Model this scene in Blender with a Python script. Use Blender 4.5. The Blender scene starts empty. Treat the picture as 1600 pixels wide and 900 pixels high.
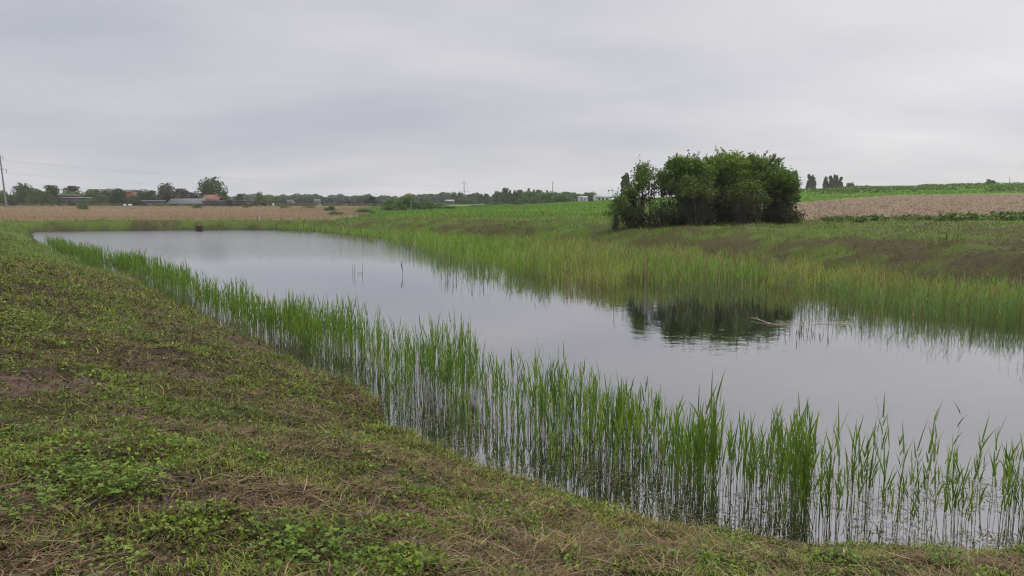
import bpy, math, random
import numpy as np
from mathutils import Vector

# ------------------------------------------------------------------ camera, sky, light
scene = bpy.context.scene
C = scene.collection
CAM_H = 3.0
F = 1200.0                      # focal length in pixels of a 1600 px wide frame
PITCH = math.atan(133.0 / F)
cam = bpy.data.objects.new('camera', bpy.data.cameras.new('camera'))
C.objects.link(cam)
cam.location = (0, 0, CAM_H)
cam.rotation_euler = (math.pi / 2 - PITCH, 0, 0)
cam.data.lens = 27.0
cam.data.sensor_width = 36.0
cam.data.clip_start = 0.05
cam.data.clip_end = 9000
scene.camera = cam
scene.view_settings.view_transform = 'Standard'
scene.view_settings.look = 'None'
scene.view_settings.exposure = 0.42
scene.view_settings.gamma = 1.0
scene.view_settings.use_curve_mapping = False
scene.cycles.max_bounces = 6
scene.cycles.diffuse_bounces = 3
scene.cycles.glossy_bounces = 3
scene.cycles.transmission_bounces = 4
scene.cycles.volume_bounces = 1
scene.cycles.use_denoising = True
scene.cycles.filter_width = 1.15

SUN_EL, SUN_AZ = math.radians(46), math.radians(62)     # azimuth measured from +Y to +X

def N(nt, t, loc=(0, 0), **kw):
    n = nt.nodes.new(t)
    for k, v in kw.items():
        setattr(n, k, v)
    return n

def make_world():
    w = bpy.data.worlds.new('World')
    scene.world = w
    w.use_nodes = True
    nt = w.node_tree
    nt.nodes.clear()
    L = nt.links.new
    out = N(nt, 'ShaderNodeOutputWorld')
    bg = N(nt, 'ShaderNodeBackground')
    bg.inputs['Strength'].default_value = 0.1
    L(bg.outputs[0], out.inputs[0])
    sky = N(nt, 'ShaderNodeTexSky', sky_type='NISHITA')
    sky.sun_disc = False
    sky.sun_elevation = SUN_EL
    sky.sun_rotation = SUN_AZ
    sky.air_density = 1.0
    sky.dust_density = 3.0
    tc = N(nt, 'ShaderNodeTexCoord')
    sep = N(nt, 'ShaderNodeSeparateXYZ')
    L(tc.outputs['Generated'], sep.inputs[0])
    def math_(op, a, b=None, clamp=False):
        m = N(nt, 'ShaderNodeMath', operation=op)
        m.use_clamp = clamp
        for i, x in enumerate((a, b)):
            if x is None: continue
            if isinstance(x, (int, float)): m.inputs[i].default_value = x
            else: L(x, m.inputs[i])
        return m.outputs[0]
    zz = math_('MAXIMUM', sep.outputs[2], 0.0)
    den = math_('ADD', zz, 0.16)
    px = math_('DIVIDE', sep.outputs[0], den)
    py = math_('DIVIDE', sep.outputs[1], den)
    cmb = N(nt, 'ShaderNodeCombineXYZ')
    L(px, cmb.inputs[0]); L(py, cmb.inputs[1])
    def noise(scale, detail, rough, off, sx=1.0, sy=1.0):
        mp = N(nt, 'ShaderNodeMapping')
        mp.inputs['Location'].default_value = off
        mp.inputs['Scale'].default_value = (sx, sy, 1)
        L(cmb.outputs[0], mp.inputs[0])
        n = N(nt, 'ShaderNodeTexNoise')
        n.inputs['Scale'].default_value = scale
        n.inputs['Detail'].default_value = detail
        n.inputs['Roughness'].default_value = rough
        L(mp.outputs[0], n.inputs['Vector'])
        return n.outputs['Fac']
    n1 = noise(0.33, 3, 0.5, (3.1, 7.4, 0), 0.8, 1.0)
    n2 = noise(1.1, 5, 0.55, (9.2, 1.4, 0), 0.8, 1.15)
    s = math_('ADD', math_('MULTIPLY', n1, 0.68), math_('MULTIPLY', n2, 0.32))
    ramp = N(nt, 'ShaderNodeValToRGB')
    e = ramp.color_ramp.elements
    e[0].position = 0.37; e[0].color = (3.5, 3.64, 4.15, 1)
    e[1].position = 0.63; e[1].color = (5.3, 5.2, 5.4, 1)
    m = ramp.color_ramp.elements.new(0.5); m.color = (4.35, 4.33, 4.7, 1)
    L(s, ramp.inputs[0])
    # brighter overhead, as an overcast sky is, and a pale glow low over the plain
    mr = N(nt, 'ShaderNodeValToRGB')
    q = mr.color_ramp.elements
    q[0].position = 0.0; q[0].color = (1.06, 1.06, 1.04, 1)
    q[1].position = 1.0; q[1].color = (2.7, 2.65, 2.58, 1)
    for p_, c_ in ((0.045, (1.07, 1.06, 1.04, 1)), (0.10, (0.99, 0.99, 1.0, 1)), (0.25, (1.04, 1.04, 1.03, 1)), (0.5, (1.85, 1.82, 1.78, 1))):
        x = mr.color_ramp.elements.new(p_); x.color = c_
    L(zz, mr.inputs[0])
    mul = N(nt, 'ShaderNodeMix', data_type='RGBA', blend_type='MULTIPLY')
    mul.inputs[0].default_value = 1.0
    L(ramp.outputs[0], mul.inputs[6]); L(mr.outputs[0], mul.inputs[7])
    # thin, lighter cloud low on the right
    D = Vector((0.62, 1.0, 0.13)).normalized()
    vm = N(nt, 'ShaderNodeVectorMath', operation='SUBTRACT')
    L(tc.outputs['Generated'], vm.inputs[0]); vm.inputs[1].default_value = D
    vs = N(nt, 'ShaderNodeVectorMath', operation='MULTIPLY')
    L(vm.outputs[0], vs.inputs[0]); vs.inputs[1].default_value = (2.0, 2.0, 7.5)
    vl = N(nt, 'ShaderNodeVectorMath', operation='LENGTH')
    L(vs.outputs[0], vl.inputs[0])
    g = math_('SUBTRACT', 1.0, vl.outputs['Value'], clamp=True)
    g = math_('MULTIPLY', math_('POWER', g, 1.4), 0.95)
    gc = N(nt, 'ShaderNodeMix', data_type='RGBA', blend_type='ADD')
    gc.inputs[0].default_value = 1.0
    L(mul.outputs[2], gc.inputs[6])
    gcol = N(nt, 'ShaderNodeCombineXYZ')
    L(g, gcol.inputs[0]); L(g, gcol.inputs[1]); L(g, gcol.inputs[2])
    L(gcol.outputs[0], gc.inputs[7])
    mix = N(nt, 'ShaderNodeMix', data_type='RGBA', blend_type='MIX')
    mix.inputs[0].default_value = 0.95
    L(sky.outputs[0], mix.inputs[6]); L(gc.outputs[2], mix.inputs[7])
    L(mix.outputs[2], bg.inputs['Color'])
make_world()

sun = bpy.data.objects.new('sun', bpy.data.lights.new('sun', 'SUN'))
C.objects.link(sun)
sun.data.energy = 1.3
sun.data.angle = math.radians(25)
sun.data.color = (1.0, 0.97, 0.92)
sd = Vector((math.sin(SUN_AZ) * math.cos(SUN_EL), math.cos(SUN_AZ) * math.cos(SUN_EL), math.sin(SUN_EL)))
sun.rotation_euler = sd.to_track_quat('Z', 'Y').to_euler()
sun.location = sd * 100

# ------------------------------------------------------------------ helpers
def at(u, v, z=0.0):
    """the point at height z seen at (u, v) of the 1600x900 frame"""
    cp, sp = math.cos(PITCH), math.sin(PITCH)
    a, b = (u - 800.0), -(v - 450.0)
    d = np.array([a, F * cp + b * sp, -F * sp + b * cp])
    t = (z - CAM_H) / d[2]
    return np.array([d[0] * t, d[1] * t])

def atY(u, y):
    """x at depth y for frame column u (small pitch correction ignored)"""
    return (u - 800.0) / F * y * 1.003

def zv(v, y):
    """height seen at frame row v at depth y"""
    a = math.atan((v - 450.0) / F) + PITCH
    return CAM_H - y * math.tan(a)

def sstep(a, b, x):
    t = np.clip((x - a) / (b - a), 0, 1)
    return t * t * (3 - 2 * t)

def _hash(ix, iy, seed):
    n = (ix.astype(np.int64) * 374761393 + iy.astype(np.int64) * 668265263 + seed * 1442695041) & 0xFFFFFFFF
    n = ((n ^ (n >> 13)) * 1274126177) & 0xFFFFFFFF
    n = n ^ (n >> 16)
    return (n & 0xFFFF) / 65535.0

def vnoise(x, y, seed=0):
    x = np.asarray(x, float); y = np.asarray(y, float)
    ix = np.floor(x); iy = np.floor(y)
    fx = x - ix; fy = y - iy
    fx = fx * fx * (3 - 2 * fx); fy = fy * fy * (3 - 2 * fy)
    a = _hash(ix, iy, seed); b = _hash(ix + 1, iy, seed)
    c = _hash(ix, iy + 1, seed); d = _hash(ix + 1, iy + 1, seed)
    return (a * (1 - fx) + b * fx) * (1 - fy) + (c * (1 - fx) + d * fx) * fy

def fbm(x, y, seed=0, oct=4):
    s = 0; a = 0.5; t = 0
    for i in range(oct):
        s = s + a * vnoise(x * 2 ** i + 13.7 * i, y * 2 ** i + 7.1 * i, seed + i)
        t += a; a *= 0.5
    return s / t

def build(name, V, faces, mat, col=None, parent=None, smooth=True):
    me = bpy.data.meshes.new(name)
    V = np.asarray(V, np.float32).reshape(-1, 3)
    me.vertices.add(len(V)); me.vertices.foreach_set('co', V.ravel())
    faces = [np.asarray(f, np.int32) for f in faces if len(f)]
    li = np.concatenate([f.ravel() for f in faces])
    cnt = np.concatenate([np.full(len(f), f.shape[1], np.int32) for f in faces])
    st = np.concatenate([[0], np.cumsum(cnt)[:-1]]).astype(np.int32)
    me.loops.add(len(li)); me.loops.foreach_set('vertex_index', li)
    me.polygons.add(len(cnt)); me.polygons.foreach_set('loop_start', st)
    try: me.polygons.foreach_set('loop_total', cnt)
    except Exception: pass
    if smooth: me.polygons.foreach_set('use_smooth', np.ones(len(cnt), bool))
    me.update(calc_edges=True)
    if col is not None:
        c = np.ones((len(V), 4), np.float32); c[:, :3] = np.clip(np.asarray(col).reshape(-1, 3), 0, 1)
        a = me.color_attributes.new('tint', 'FLOAT_COLOR', 'POINT')
        a.data.foreach_set('color', c.ravel())
    if mat: me.materials.append(mat)
    o = bpy.data.objects.new(name, me); C.objects.link(o)
    if parent: o.parent = parent
    return o

def tag(o, label=None, cat=None, group=None, kind=None):
    if label: o['label'] = label
    if cat: o['category'] = cat
    if group: o['group'] = group
    if kind: o['kind'] = kind
    return o

def empty(name, loc, rz=0.0, label=None, cat=None, group=None):
    o = bpy.data.objects.new(name, None); C.objects.link(o)
    o.location = loc; o.rotation_euler = (0, 0, rz)
    return tag(o, label, cat, group)

def copy_tree(o):
    c = o.copy(); C.objects.link(c)
    for ch in [x for x in o.children]:
        d = ch.copy(); C.objects.link(d); d.parent = c
    return c

# ------------------------------------------------------------------ materials
def mat_tint(name, rough=0.6, transl=0.0, var=0.25, nscale=6.0, bump=0.0, bscale=20.0, spec=0.3, bdist=0.05):
    m = bpy.data.materials.new(name); m.use_nodes = True
    nt = m.node_tree; nt.nodes.clear(); L = nt.links.new
    out = N(nt, 'ShaderNodeOutputMaterial')
    p = N(nt, 'ShaderNodeBsdfPrincipled')
    p.inputs['Roughness'].default_value = rough
    p.inputs['Specular IOR Level'].default_value = spec
    at_ = N(nt, 'ShaderNodeAttribute', attribute_name='tint')
    tc = N(nt, 'ShaderNodeTexCoord')
    nz = N(nt, 'ShaderNodeTexNoise'); nz.inputs['Scale'].default_value = nscale; nz.inputs['Detail'].default_value = 5
    L(tc.outputs['Object'], nz.inputs['Vector'])
    mr = N(nt, 'ShaderNodeMapRange')
    mr.inputs['From Min'].default_value = 0.25; mr.inputs['From Max'].default_value = 0.75
    mr.inputs['To Min'].default_value = 1 - var; mr.inputs['To Max'].default_value = 1 + var
    L(nz.outputs['Fac'], mr.inputs['Value'])
    mx = N(nt, 'ShaderNodeVectorMath', operation='SCALE')
    L(at_.outputs['Color'], mx.inputs[0]); L(mr.outputs[0], mx.inputs['Scale'])
    L(mx.outputs[0], p.inputs['Base Color'])
    if bump:
        b = N(nt, 'ShaderNodeBump'); b.inputs['Strength'].default_value = bump; b.inputs['Distance'].default_value = bdist
        n2 = N(nt, 'ShaderNodeTexNoise'); n2.inputs['Scale'].default_value = bscale; n2.inputs['Detail'].default_value = 6
        L(tc.outputs['Object'], n2.inputs['Vector'])
        L(n2.outputs['Fac'], b.inputs['Height']); L(b.outputs[0], p.inputs['Normal'])
    if transl:
        t = N(nt, 'ShaderNodeBsdfTranslucent')
        L(mx.outputs[0], t.inputs['Color'])
        ms = N(nt, 'ShaderNodeMixShader'); ms.inputs[0].default_value = transl
        L(p.outputs[0], ms.inputs[1]); L(t.outputs[0], ms.inputs[2]); L(ms.outputs[0], out.inputs[0])
    else:
        L(p.outputs[0], out.inputs[0])
    return m

def mat_flat(name, col, rough=0.7, var=0.2, nscale=4.0, bump=0.2, stretch=(1, 1, 1)):
    m = bpy.data.materials.new(name); m.use_nodes = True
    nt = m.node_tree; L = nt.links.new
    p = nt.nodes['Principled BSDF']; p.inputs['Roughness'].default_value = rough
    p.inputs['Specular IOR Level'].default_value = 0.3
    tc = N(nt, 'ShaderNodeTexCoord'); mp = N(nt, 'ShaderNodeMapping'); mp.inputs['Scale'].default_value = stretch
    nz = N(nt, 'ShaderNodeTexNoise'); nz.inputs['Scale'].default_value = nscale; nz.inputs['Detail'].default_value = 6
    L(tc.outputs['Object'], mp.inputs[0]); L(mp.outputs[0], nz.inputs['Vector'])
    r = N(nt, 'ShaderNodeValToRGB')
    r.color_ramp.elements[0].position = 0.3; r.color_ramp.elements[1].position = 0.72
    r.color_ramp.elements[0].color = tuple(c * (1 - var) for c in col) + (1,)
    r.color_ramp.elements[1].color = tuple(min(1, c * (1 + var)) for c in col) + (1,)
    L(nz.outputs['Fac'], r.inputs[0]); L(r.outputs[0], p.inputs['Base Color'])
    if bump:
        b = N(nt, 'ShaderNodeBump'); b.inputs['Strength'].default_value = bump
        L(nz.outputs['Fac'], b.inputs['Height']); L(b.outputs[0], p.inputs['Normal'])
    return m

M_GROUND = mat_tint('bank_soil', 0.95, 0, 0.45, 9.0, 0.9, 14.0, 0.1, 0.06)
M_FIELD = mat_tint('field_soil', 0.95, 0, 0.3, 0.9, 1.0, 2.2, 0.1, 0.25)
M_MEADOW = mat_tint('meadow_grass', 0.9, 0, 0.22, 0.6, 1.0, 3.0, 0.1, 0.2)
M_GRASS = mat_tint('grass_blade', 0.55, 0.3, 0.15, 3.0, spec=0.25)
M_REED = mat_tint('reed_green', 0.5, 0.42, 0.12, 5.0, spec=0.25)
M_LEAF = mat_tint('tree_leaf', 0.55, 0.3, 0.15, 1.5, spec=0.25)
M_BARK = mat_flat('bark', (0.085, 0.07, 0.06), 0.9, 0.35, 12, 0.5, (1, 1, 0.25))
M_STRAW = mat_tint('dry_straw', 0.8, 0.15, 0.2, 5.0, spec=0.15)

def mat_water():
    m = bpy.data.materials.new('pond_water'); m.use_nodes = True
    nt = m.node_tree; L = nt.links.new
    p = nt.nodes['Principled BSDF']
    p.inputs['Base Color'].default_value = (0.012, 0.012, 0.011, 1)
    p.inputs['Roughness'].default_value = 0.012
    p.inputs['IOR'].default_value = 1.9
    tc = N(nt, 'ShaderNodeTexCoord')
    n1 = N(nt, 'ShaderNodeTexNoise'); n1.inputs['Scale'].default_value = 2.2; n1.inputs['Detail'].default_value = 3
    n2 = N(nt, 'ShaderNodeTexNoise'); n2.inputs['Scale'].default_value = 9; n2.inputs['Detail'].default_value = 2
    L(tc.outputs['Object'], n1.inputs['Vector']); L(tc.outputs['Object'], n2.inputs['Vector'])
    # rain rings: sine of the distance to scattered drop points, dying out quickly
    def M(op, a, b=None):
        x = N(nt, 'ShaderNodeMath', operation=op)
        for i, q in enumerate((a, b)):
            if q is None: continue
            if isinstance(q, (int, float)): x.inputs[i].default_value = q
            else: L(q, x.inputs[i])
        return x.outputs[0]
    vo = N(nt, 'ShaderNodeTexVoronoi', voronoi_dimensions='2D'); vo.inputs['Scale'].default_value = 0.75
    vo.inputs['Randomness'].default_value = 1.0
    L(tc.outputs['Object'], vo.inputs['Vector'])
    d = vo.outputs['Distance']
    ring = M('MULTIPLY', M('SINE', M('MULTIPLY', d, 95.0)), M('POWER', 2.718, M('MULTIPLY', d, -9.0)))
    h = M('ADD', M('ADD', M('MULTIPLY', n1.outputs['Fac'], 0.009), M('MULTIPLY', n2.outputs['Fac'], 0.0022)), M('MULTIPLY', ring, 0.0011))
    sx = N(nt, 'ShaderNodeSeparateXYZ'); L(tc.outputs['Object'], sx.inputs[0])
    wind = N(nt, 'ShaderNodeMapRange'); wind.interpolation_type = 'SMOOTHSTEP'
    wind.inputs['From Min'].default_value = 30; wind.inputs['From Max'].default_value = 62
    L(sx.outputs[1], wind.inputs['Value'])
    n3 = N(nt, 'ShaderNodeTexNoise'); n3.inputs['Scale'].default_value = 5; n3.inputs['Detail'].default_value = 2
    L(tc.outputs['Object'], n3.inputs['Vector'])
    h = M('ADD', h, M('MULTIPLY', M('MULTIPLY', n3.outputs['Fac'], 0.10), wind.outputs[0]))
    L(M('ADD', 0.012, M('MULTIPLY', wind.outputs[0], 0.12)), p.inputs['Roughness'])
    b = N(nt, 'ShaderNodeBump'); b.inputs['Strength'].default_value = 0.35; b.inputs['Distance'].default_value = 1.0
    L(h, b.inputs['Height']); L(b.outputs[0], p.inputs['Normal'])
    gl = N(nt, 'ShaderNodeBsdfGlossy'); gl.inputs['Color'].default_value = (.97, .965, 1, 1)
    L(b.outputs[0], gl.inputs['Normal']); L(p.inputs['Roughness'].links[0].from_socket, gl.inputs['Roughness'])
    ms = N(nt, 'ShaderNodeMixShader'); ms.inputs[0].default_value = 0.26
    L(p.outputs[0], ms.inputs[1]); L(gl.outputs[0], ms.inputs[2])
    L(ms.outputs[0], nt.nodes['Material Output'].inputs[0])
    return m
M_WATER = mat_water()

# ------------------------------------------------------------------ terrain
# shoreline corners (x, y, bank top height, bank slope length, side) going round the pond
NEAR = [(16, 5.2), (9, 5.75), (4.75, 6.2), (2.6, 6.4), (1.35, 6.8), (0.3, 7.75), (-0.9, 9.0), (-1.75, 10.3), (-2.05, 11.4), (-3.2, 13.0),
        (-5.5, 16.4), (-8.4, 20.4), (-13.0, 27.0), (-16.6, 32.0), (-20.4, 34.4), (-20.6, 37.2), (-24.4, 41.5), (-33, 54), (-41, 66), (-48, 77)]
FARE = [(-50, 81), (-44, 84.5), (-32, 86.5), (-24, 86)]
BACK = [(-19.5, 79), (-12.5, 67), (-4.5, 57.5), (0, 51.5), (3.8, 45), (6.8, 39.5), (10.6, 31.5), (12.4, 26.5), (15.0, 21.5), (18.5, 15), (21, 8)]
POLY = [(p[0], p[1], 1.5, 6.5) for p in NEAR] + [(p[0], p[1], 1.0, 3.2) for p in FARE] + [(p[0], p[1], 1.6, 6.0) for p in BACK]
POLY[len(NEAR) + len(FARE)] = (-19.5, 79, 1.1, 4.0)
POLY[len(NEAR) - 1] = (-48, 77, 1.3, 5.0)
PA = np.array(POLY)

def shore(x, y):
    """signed distance to the waterline (positive on land), bank height, slope length"""
    x = np.asarray(x, float).ravel(); y = np.asarray(y, float).ravel()
    best = np.full(x.shape, 1e9); T = np.zeros_like(x); Ls = np.ones_like(x)
    inside = np.zeros(x.shape, bool)
    n = len(PA)
    for i in range(n):
        a = PA[i]; b = PA[(i + 1) % n]
        dx, dy = b[0] - a[0], b[1] - a[1]
        t = np.clip(((x - a[0]) * dx + (y - a[1]) * dy) / (dx * dx + dy * dy), 0, 1)
        d = np.hypot(x - a[0] - t * dx, y - a[1] - t * dy)
        k = d < best
        best[k] = d[k]; T[k] = (a[2] + (b[2] - a[2]) * t)[k]; Ls[k] = (a[3] + (b[3] - a[3]) * t)[k]
        c = ((a[1] > y) != (b[1] > y))
        with np.errstate(divide='ignore', invalid='ignore'):
            xi = a[0] + (y - a[1]) * dx / (dy if dy != 0 else 1e-9)
        inside ^= (c & (x < xi))
    j = (fbm(x * 1.1, y * 1.1, 77, 3) - .5) * 0.42 + (fbm(x * .35, y * .35, 78, 2) - .5) * .5 * sstep(9, 16, y)
    return np.where(inside, -best, best) + j, T, Ls

CU = np.array([-900, 0, 400, 600, 700, 800, 900, 1000, 1240, 1400, 1600, 2200], float)
CT = (CU - 800) / F
RY = np.array([60, 100, 150, 200, 250, 300, 400, 600, 1000, 3500], float)
ET = np.array([
    [0.5, 0.35, 0.5, 0.8, 1.4, 1.9, 2.2, 2.3, 2.4, 2.6],
    [0.5, 0.35, 0.5, 0.8, 1.4, 1.9, 2.2, 2.3, 2.4, 2.6],
    [0.5, 0.35, 0.5, 0.8, 1.3, 1.8, 2.2, 2.3, 2.4, 2.6],
    [1.1, 0.9, 1.0, 1.1, 1.5, 1.8, 2.0, 2.3, 2.4, 2.6],
    [1.5, 1.35, 1.4, 1.5, 1.7, 1.9, 2.1, 2.4, 2.6, 2.8],
    [1.6, 1.65, 1.9, 2.2, 2.3, 2.4, 2.5, 2.6, 2.8, 3.0],
    [1.6, 1.95, 2.5, 3.05, 3.1, 3.1, 3.1, 3.1, 3.1, 3.1],
    [1.65, 2.3, 3.2, 4.0, 4.4, 4.5, 4.3, 4.0, 4.0, 4.0],
    [1.7, 2.75, 4.2, 5.8, 7.3, 7.9, 7.4, 7.0, 7.0, 7.0],
    [1.75, 2.9, 4.5, 6.4, 8.4, 9.1, 8.8, 8.0, 8.0, 8.0],
    [1.8, 3.0, 4.75, 6.9, 9.1, 10.0, 9.8, 9.0, 9.0, 9.0],
    [1.8, 3.1, 4.9, 7.2, 9.4, 10.4, 10.0, 9.0, 9.0, 9.0]])

def base_z(x, y):
    yy = np.clip(y, 60, 3500)
    t = np.clip(x / np.maximum(y, 25), CT[0], CT[-1])
    ci = np.clip(np.searchsorted(CT, t) - 1, 0, len(CT) - 2)
    ri = np.clip(np.searchsorted(RY, yy) - 1, 0, len(RY) - 2)
    ft = (t - CT[ci]) / (CT[ci + 1] - CT[ci]); ft = ft * ft * (3 - 2 * ft)
    fr = (yy - RY[ri]) / (RY[ri + 1] - RY[ri])
    return (ET[ci, ri] * (1 - ft) * (1 - fr) + ET[ci + 1, ri] * ft * (1 - fr) + ET[ci, ri + 1] * (1 - ft) * fr + ET[ci + 1, ri + 1] * ft * fr)

PD = np.array([0, 0.04, 0.12, 0.3, 0.55, 0.8, 1.0]); PZ = np.array([0, 0.11, 0.2, 0.47, 0.78, 0.95, 1.0])
def ground_z(x, y):
    x = np.asarray(x, float); sh = x.shape
    x = x.ravel(); y = np.asarray(y, float).ravel()
    d, T, Ls = shore(x, y)
    land = np.interp(np.clip(d, 0, None) / Ls, PD, PZ) * T
    b = base_z(x, y)
    w = sstep(6.0, 16.0, d)
    w = np.where(T < 1.25, sstep(4.5, 9.0, d), w)
    w = np.where((T > 1.45) & (x < 2) & (y < 48) & (d > 0), sstep(14, 34, d), w)
    z = land * (1 - w) + b * w
    rough = (fbm(x * 0.55, y * 0.55, 3) - 0.5) * 0.22 + (fbm(x * 2.3, y * 2.3, 9, 3) - 0.5) * 0.13
    rough = rough + (fbm(x * 5.5, y * 5.5, 19, 3) - 0.5) * 0.10 * sstep(22, 8, np.hypot(x, y))
    rough = rough + (fbm(x * 0.8, y * 0.8, 29, 4) - 0.5) * 0.30 * ((x > 4) & (y > 12) | (y > 62)) * sstep(.3, 2.5, d) * sstep(16, 9, d)
    rough = rough * sstep(0.0, 1.6, d) * np.clip(70 / np.maximum(np.hypot(x, y), 70), 0, 1)
    z = z + rough
    z = np.where(d < 0, -np.minimum(0.75, 0.03 + (-d) * 0.28), z)
    return z.reshape(sh)

def gz(x, y):
    return float(ground_z(np.array([x]), np.array([y]))[0])

BARE = []
for (u_, v_, z_, r_) in ((335, 772, 1.2, 0.5), (585, 780, 0.9, 0.42), (300, 800, 1.2, 0.3), (60, 893, 1.4, 0.5), (230, 640, 1.2, .45), (700, 885, .9, .35), (640, 750, .7, .25),
                         (562, 618, .3, .42), (545, 600, .35, .4), (385, 498, .75, 1.0), (340, 490, .8, .8), (460, 545, .6, .5), (250, 560, 1.1, .6), (60, 590, 1.3, .6), (800, 845, .7, .3), (930, 880, .5, .35)):
    BARE.append((at(u_, v_, z_), r_))
def bare(x, y):
    g3 = fbm(x * 3.5, y * 3.5, 31, 3)
    w = np.zeros_like(x)
    for p, rad in BARE:
        q = np.hypot((x - p[0]) * 0.8, y - p[1]) + (g3 - 0.5) * rad * 1.4
        w = np.maximum(w, sstep(rad * 1.1, rad * .45, q))
    return w

PLx0, PLx1 = (1120 - 800) / F, 0.95
def plough_far(t):          # depth at which the ploughed field ends
    return np.interp(t, [0.2, 0.3667, 0.5, 0.667, 0.95], [80, 108, 150, 152, 160])

def terrain():
    az = np.concatenate([np.radians(np.arange(-180, -46, 3.0)), np.radians(np.linspace(-45, 45, 640)), np.radians(np.arange(48, 178, 3.0))])
    r = [0.15, 0.8, 1.6]
    while r[-1] < 3400:
        r.append(r[-1] * (1.0155 if r[-1] < 320 else 1.06) + 0.0)
    r = np.array(r)
    A, R = np.meshgrid(az, r)
    X = R * np.sin(A); Y = R * np.cos(A)
    Z = ground_z(X, Y)
    nr, na = X.shape
    V = np.stack([X, Y, Z], -1).reshape(-1, 3)
    i = np.arange(nr - 1)[:, None] * na + np.arange(na)[None, :]
    j = np.arange(nr - 1)[:, None] * na + (np.arange(na)[None, :] + 1) % na
    Q = np.stack([i, i + na, j + na, j], -1).reshape(-1, 4)
    x, y = V[:, 0], V[:, 1]
    d, T, _ = shore(x, y)
    t = x / np.maximum(y, 1)
    # colours that belong to the ground
    g = fbm(x * 0.9, y * 0.9, 21); g2 = fbm(x * 0.12, y * 0.12, 5); g3 = fbm(x * 3.5, y * 3.5, 31, 3)
    soil = np.array([0.042, 0.030, 0.021]); olive = np.array([0.05, 0.055, 0.017]); green = np.array([0.07, 0.115, 0.022])
    tan = np.array([0.15, 0.115, 0.07])
    k = sstep(0.35, 0.7, g)[:, None]
    col = soil * (1 - k) + olive * k
    far = (sstep(18, 40, np.hypot(x, y)) * sstep(0, 1, d))[:, None]
    kk = sstep(0.36, 0.54, 0.5 * g2 + 0.5 * g)[:, None]
    fc = np.array([0.062, 0.054, 0.022]) * (1 - kk) + np.array([0.075, 0.115, 0.017]) * kk
    col = col * (1 - far) + fc * far
    far2 = sstep(90, 140, np.hypot(x, y))[:, None]
    col = col * (1 - far2) + (green * 0.9 + 0.02 * g2[:, None]) * far2
    mud = (sstep(0.12, -0.05, d))[:, None]
    col = col * (1 - mud) + np.array([0.04, 0.034, 0.024]) * mud
    # bare, purple-brown earth patches on the near bank
    w = bare(x, y)[:, None]
    col = col * (1 - w) + (np.array([0.095, 0.062, 0.052]) * (.7 + .6 * g3[:, None])) * w
    plough = (t > PLx0) & (y > 55 + 2.5 * (t - 0.4)) & (y < plough_far(t)) & (t < PLx1)
    pc = np.array([0.21, 0.152, 0.10]) * (0.86 + 0.3 * fbm(x * 0.08, y * 0.25, 40))[:, None]
    meadow = (y > 64 + np.clip((0.0 - t) * 110, 0, 60)) & (y < 330) & (t > -0.16) & (t < PLx1) & ~plough & ~((t > PLx0) & (y < 80))
    mc = np.array([0.10, 0.22, 0.02]) * (0.7 + 0.6 * fbm(x * 0.03, y * 0.12, 44))[:, None]
    yl = sstep(0.5, 0.68, fbm(x * 0.05 + 9, y * 0.16, 47))[:, None]
    mc = mc * (1 - yl * .5) + np.array([0.13, 0.17, 0.035]) * yl * .5
    dry = (d > 8.5) & (y > 60) & (t < -0.2 + 0.05 * (fbm(x * .05, y * .05, 50) - .5)) & (y < 285 + 30 * (fbm(x * .02, y * 0, 51) - .5)) & (x < -25)
    dc = np.array([0.30, 0.235, 0.155]) * (0.75 + 0.5 * fbm(x * 0.05, y * 0.05, 52))[:, None]
    col = np.where(plough[:, None], pc, col); col = np.where(meadow[:, None], mc, col); col = np.where(dry[:, None], dc, col)
    zone = np.zeros(len(V), int); zone[plough] = 1; zone[meadow] = 2; zone[dry] = 3
    zf = zone[Q[:, 0]]
    for z, name, mat in ((0, 'ground', M_GROUND), (1, 'ploughed_field', M_FIELD), (2, 'meadow', M_MEADOW), (3, 'dry_field', M_MEADOW)):
        q = Q[zf == z]
        used, inv = np.unique(q, return_inverse=True)
        o = build(name, V[used], [inv.reshape(-1, 4)], mat, col[used])
        o['kind'] = 'structure'
terrain()

def water():
    # one level sheet reaching a little way under every bank
    c = PA[:, :2].mean(0)
    P = []
    n = len(PA)
    for i in range(n):
        a, b, e = PA[i - 1, :2], PA[i, :2], PA[(i + 1) % n, :2]
        t = (e - a); t = t / np.hypot(*t)
        nrm = np.array([t[1], -t[0]])
        q = b + nrm * 0.9
        if shore([q[0]], [q[1]])[0][0] < 0: q = b - nrm * 0.9
        P.append((q[0], q[1], 0.0))
    import bmesh
    bm = bmesh.new()
    vs = [bm.verts.new(p) for p in P]
    f = bm.faces.new(vs)
    bmesh.ops.triangulate(bm, faces=[f])
    bmesh.ops.recalc_face_normals(bm, faces=bm.faces)
    if bm.faces[:][0].normal.z < 0: bmesh.ops.reverse_faces(bm, faces=bm.faces)
    me = bpy.data.meshes.new('pond_water'); bm.to_mesh(me); bm.free()
    me.materials.append(M_WATER)
    o = bpy.data.objects.new('pond_water', me); C.objects.link(o); o['kind'] = 'structure'
water()

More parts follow.
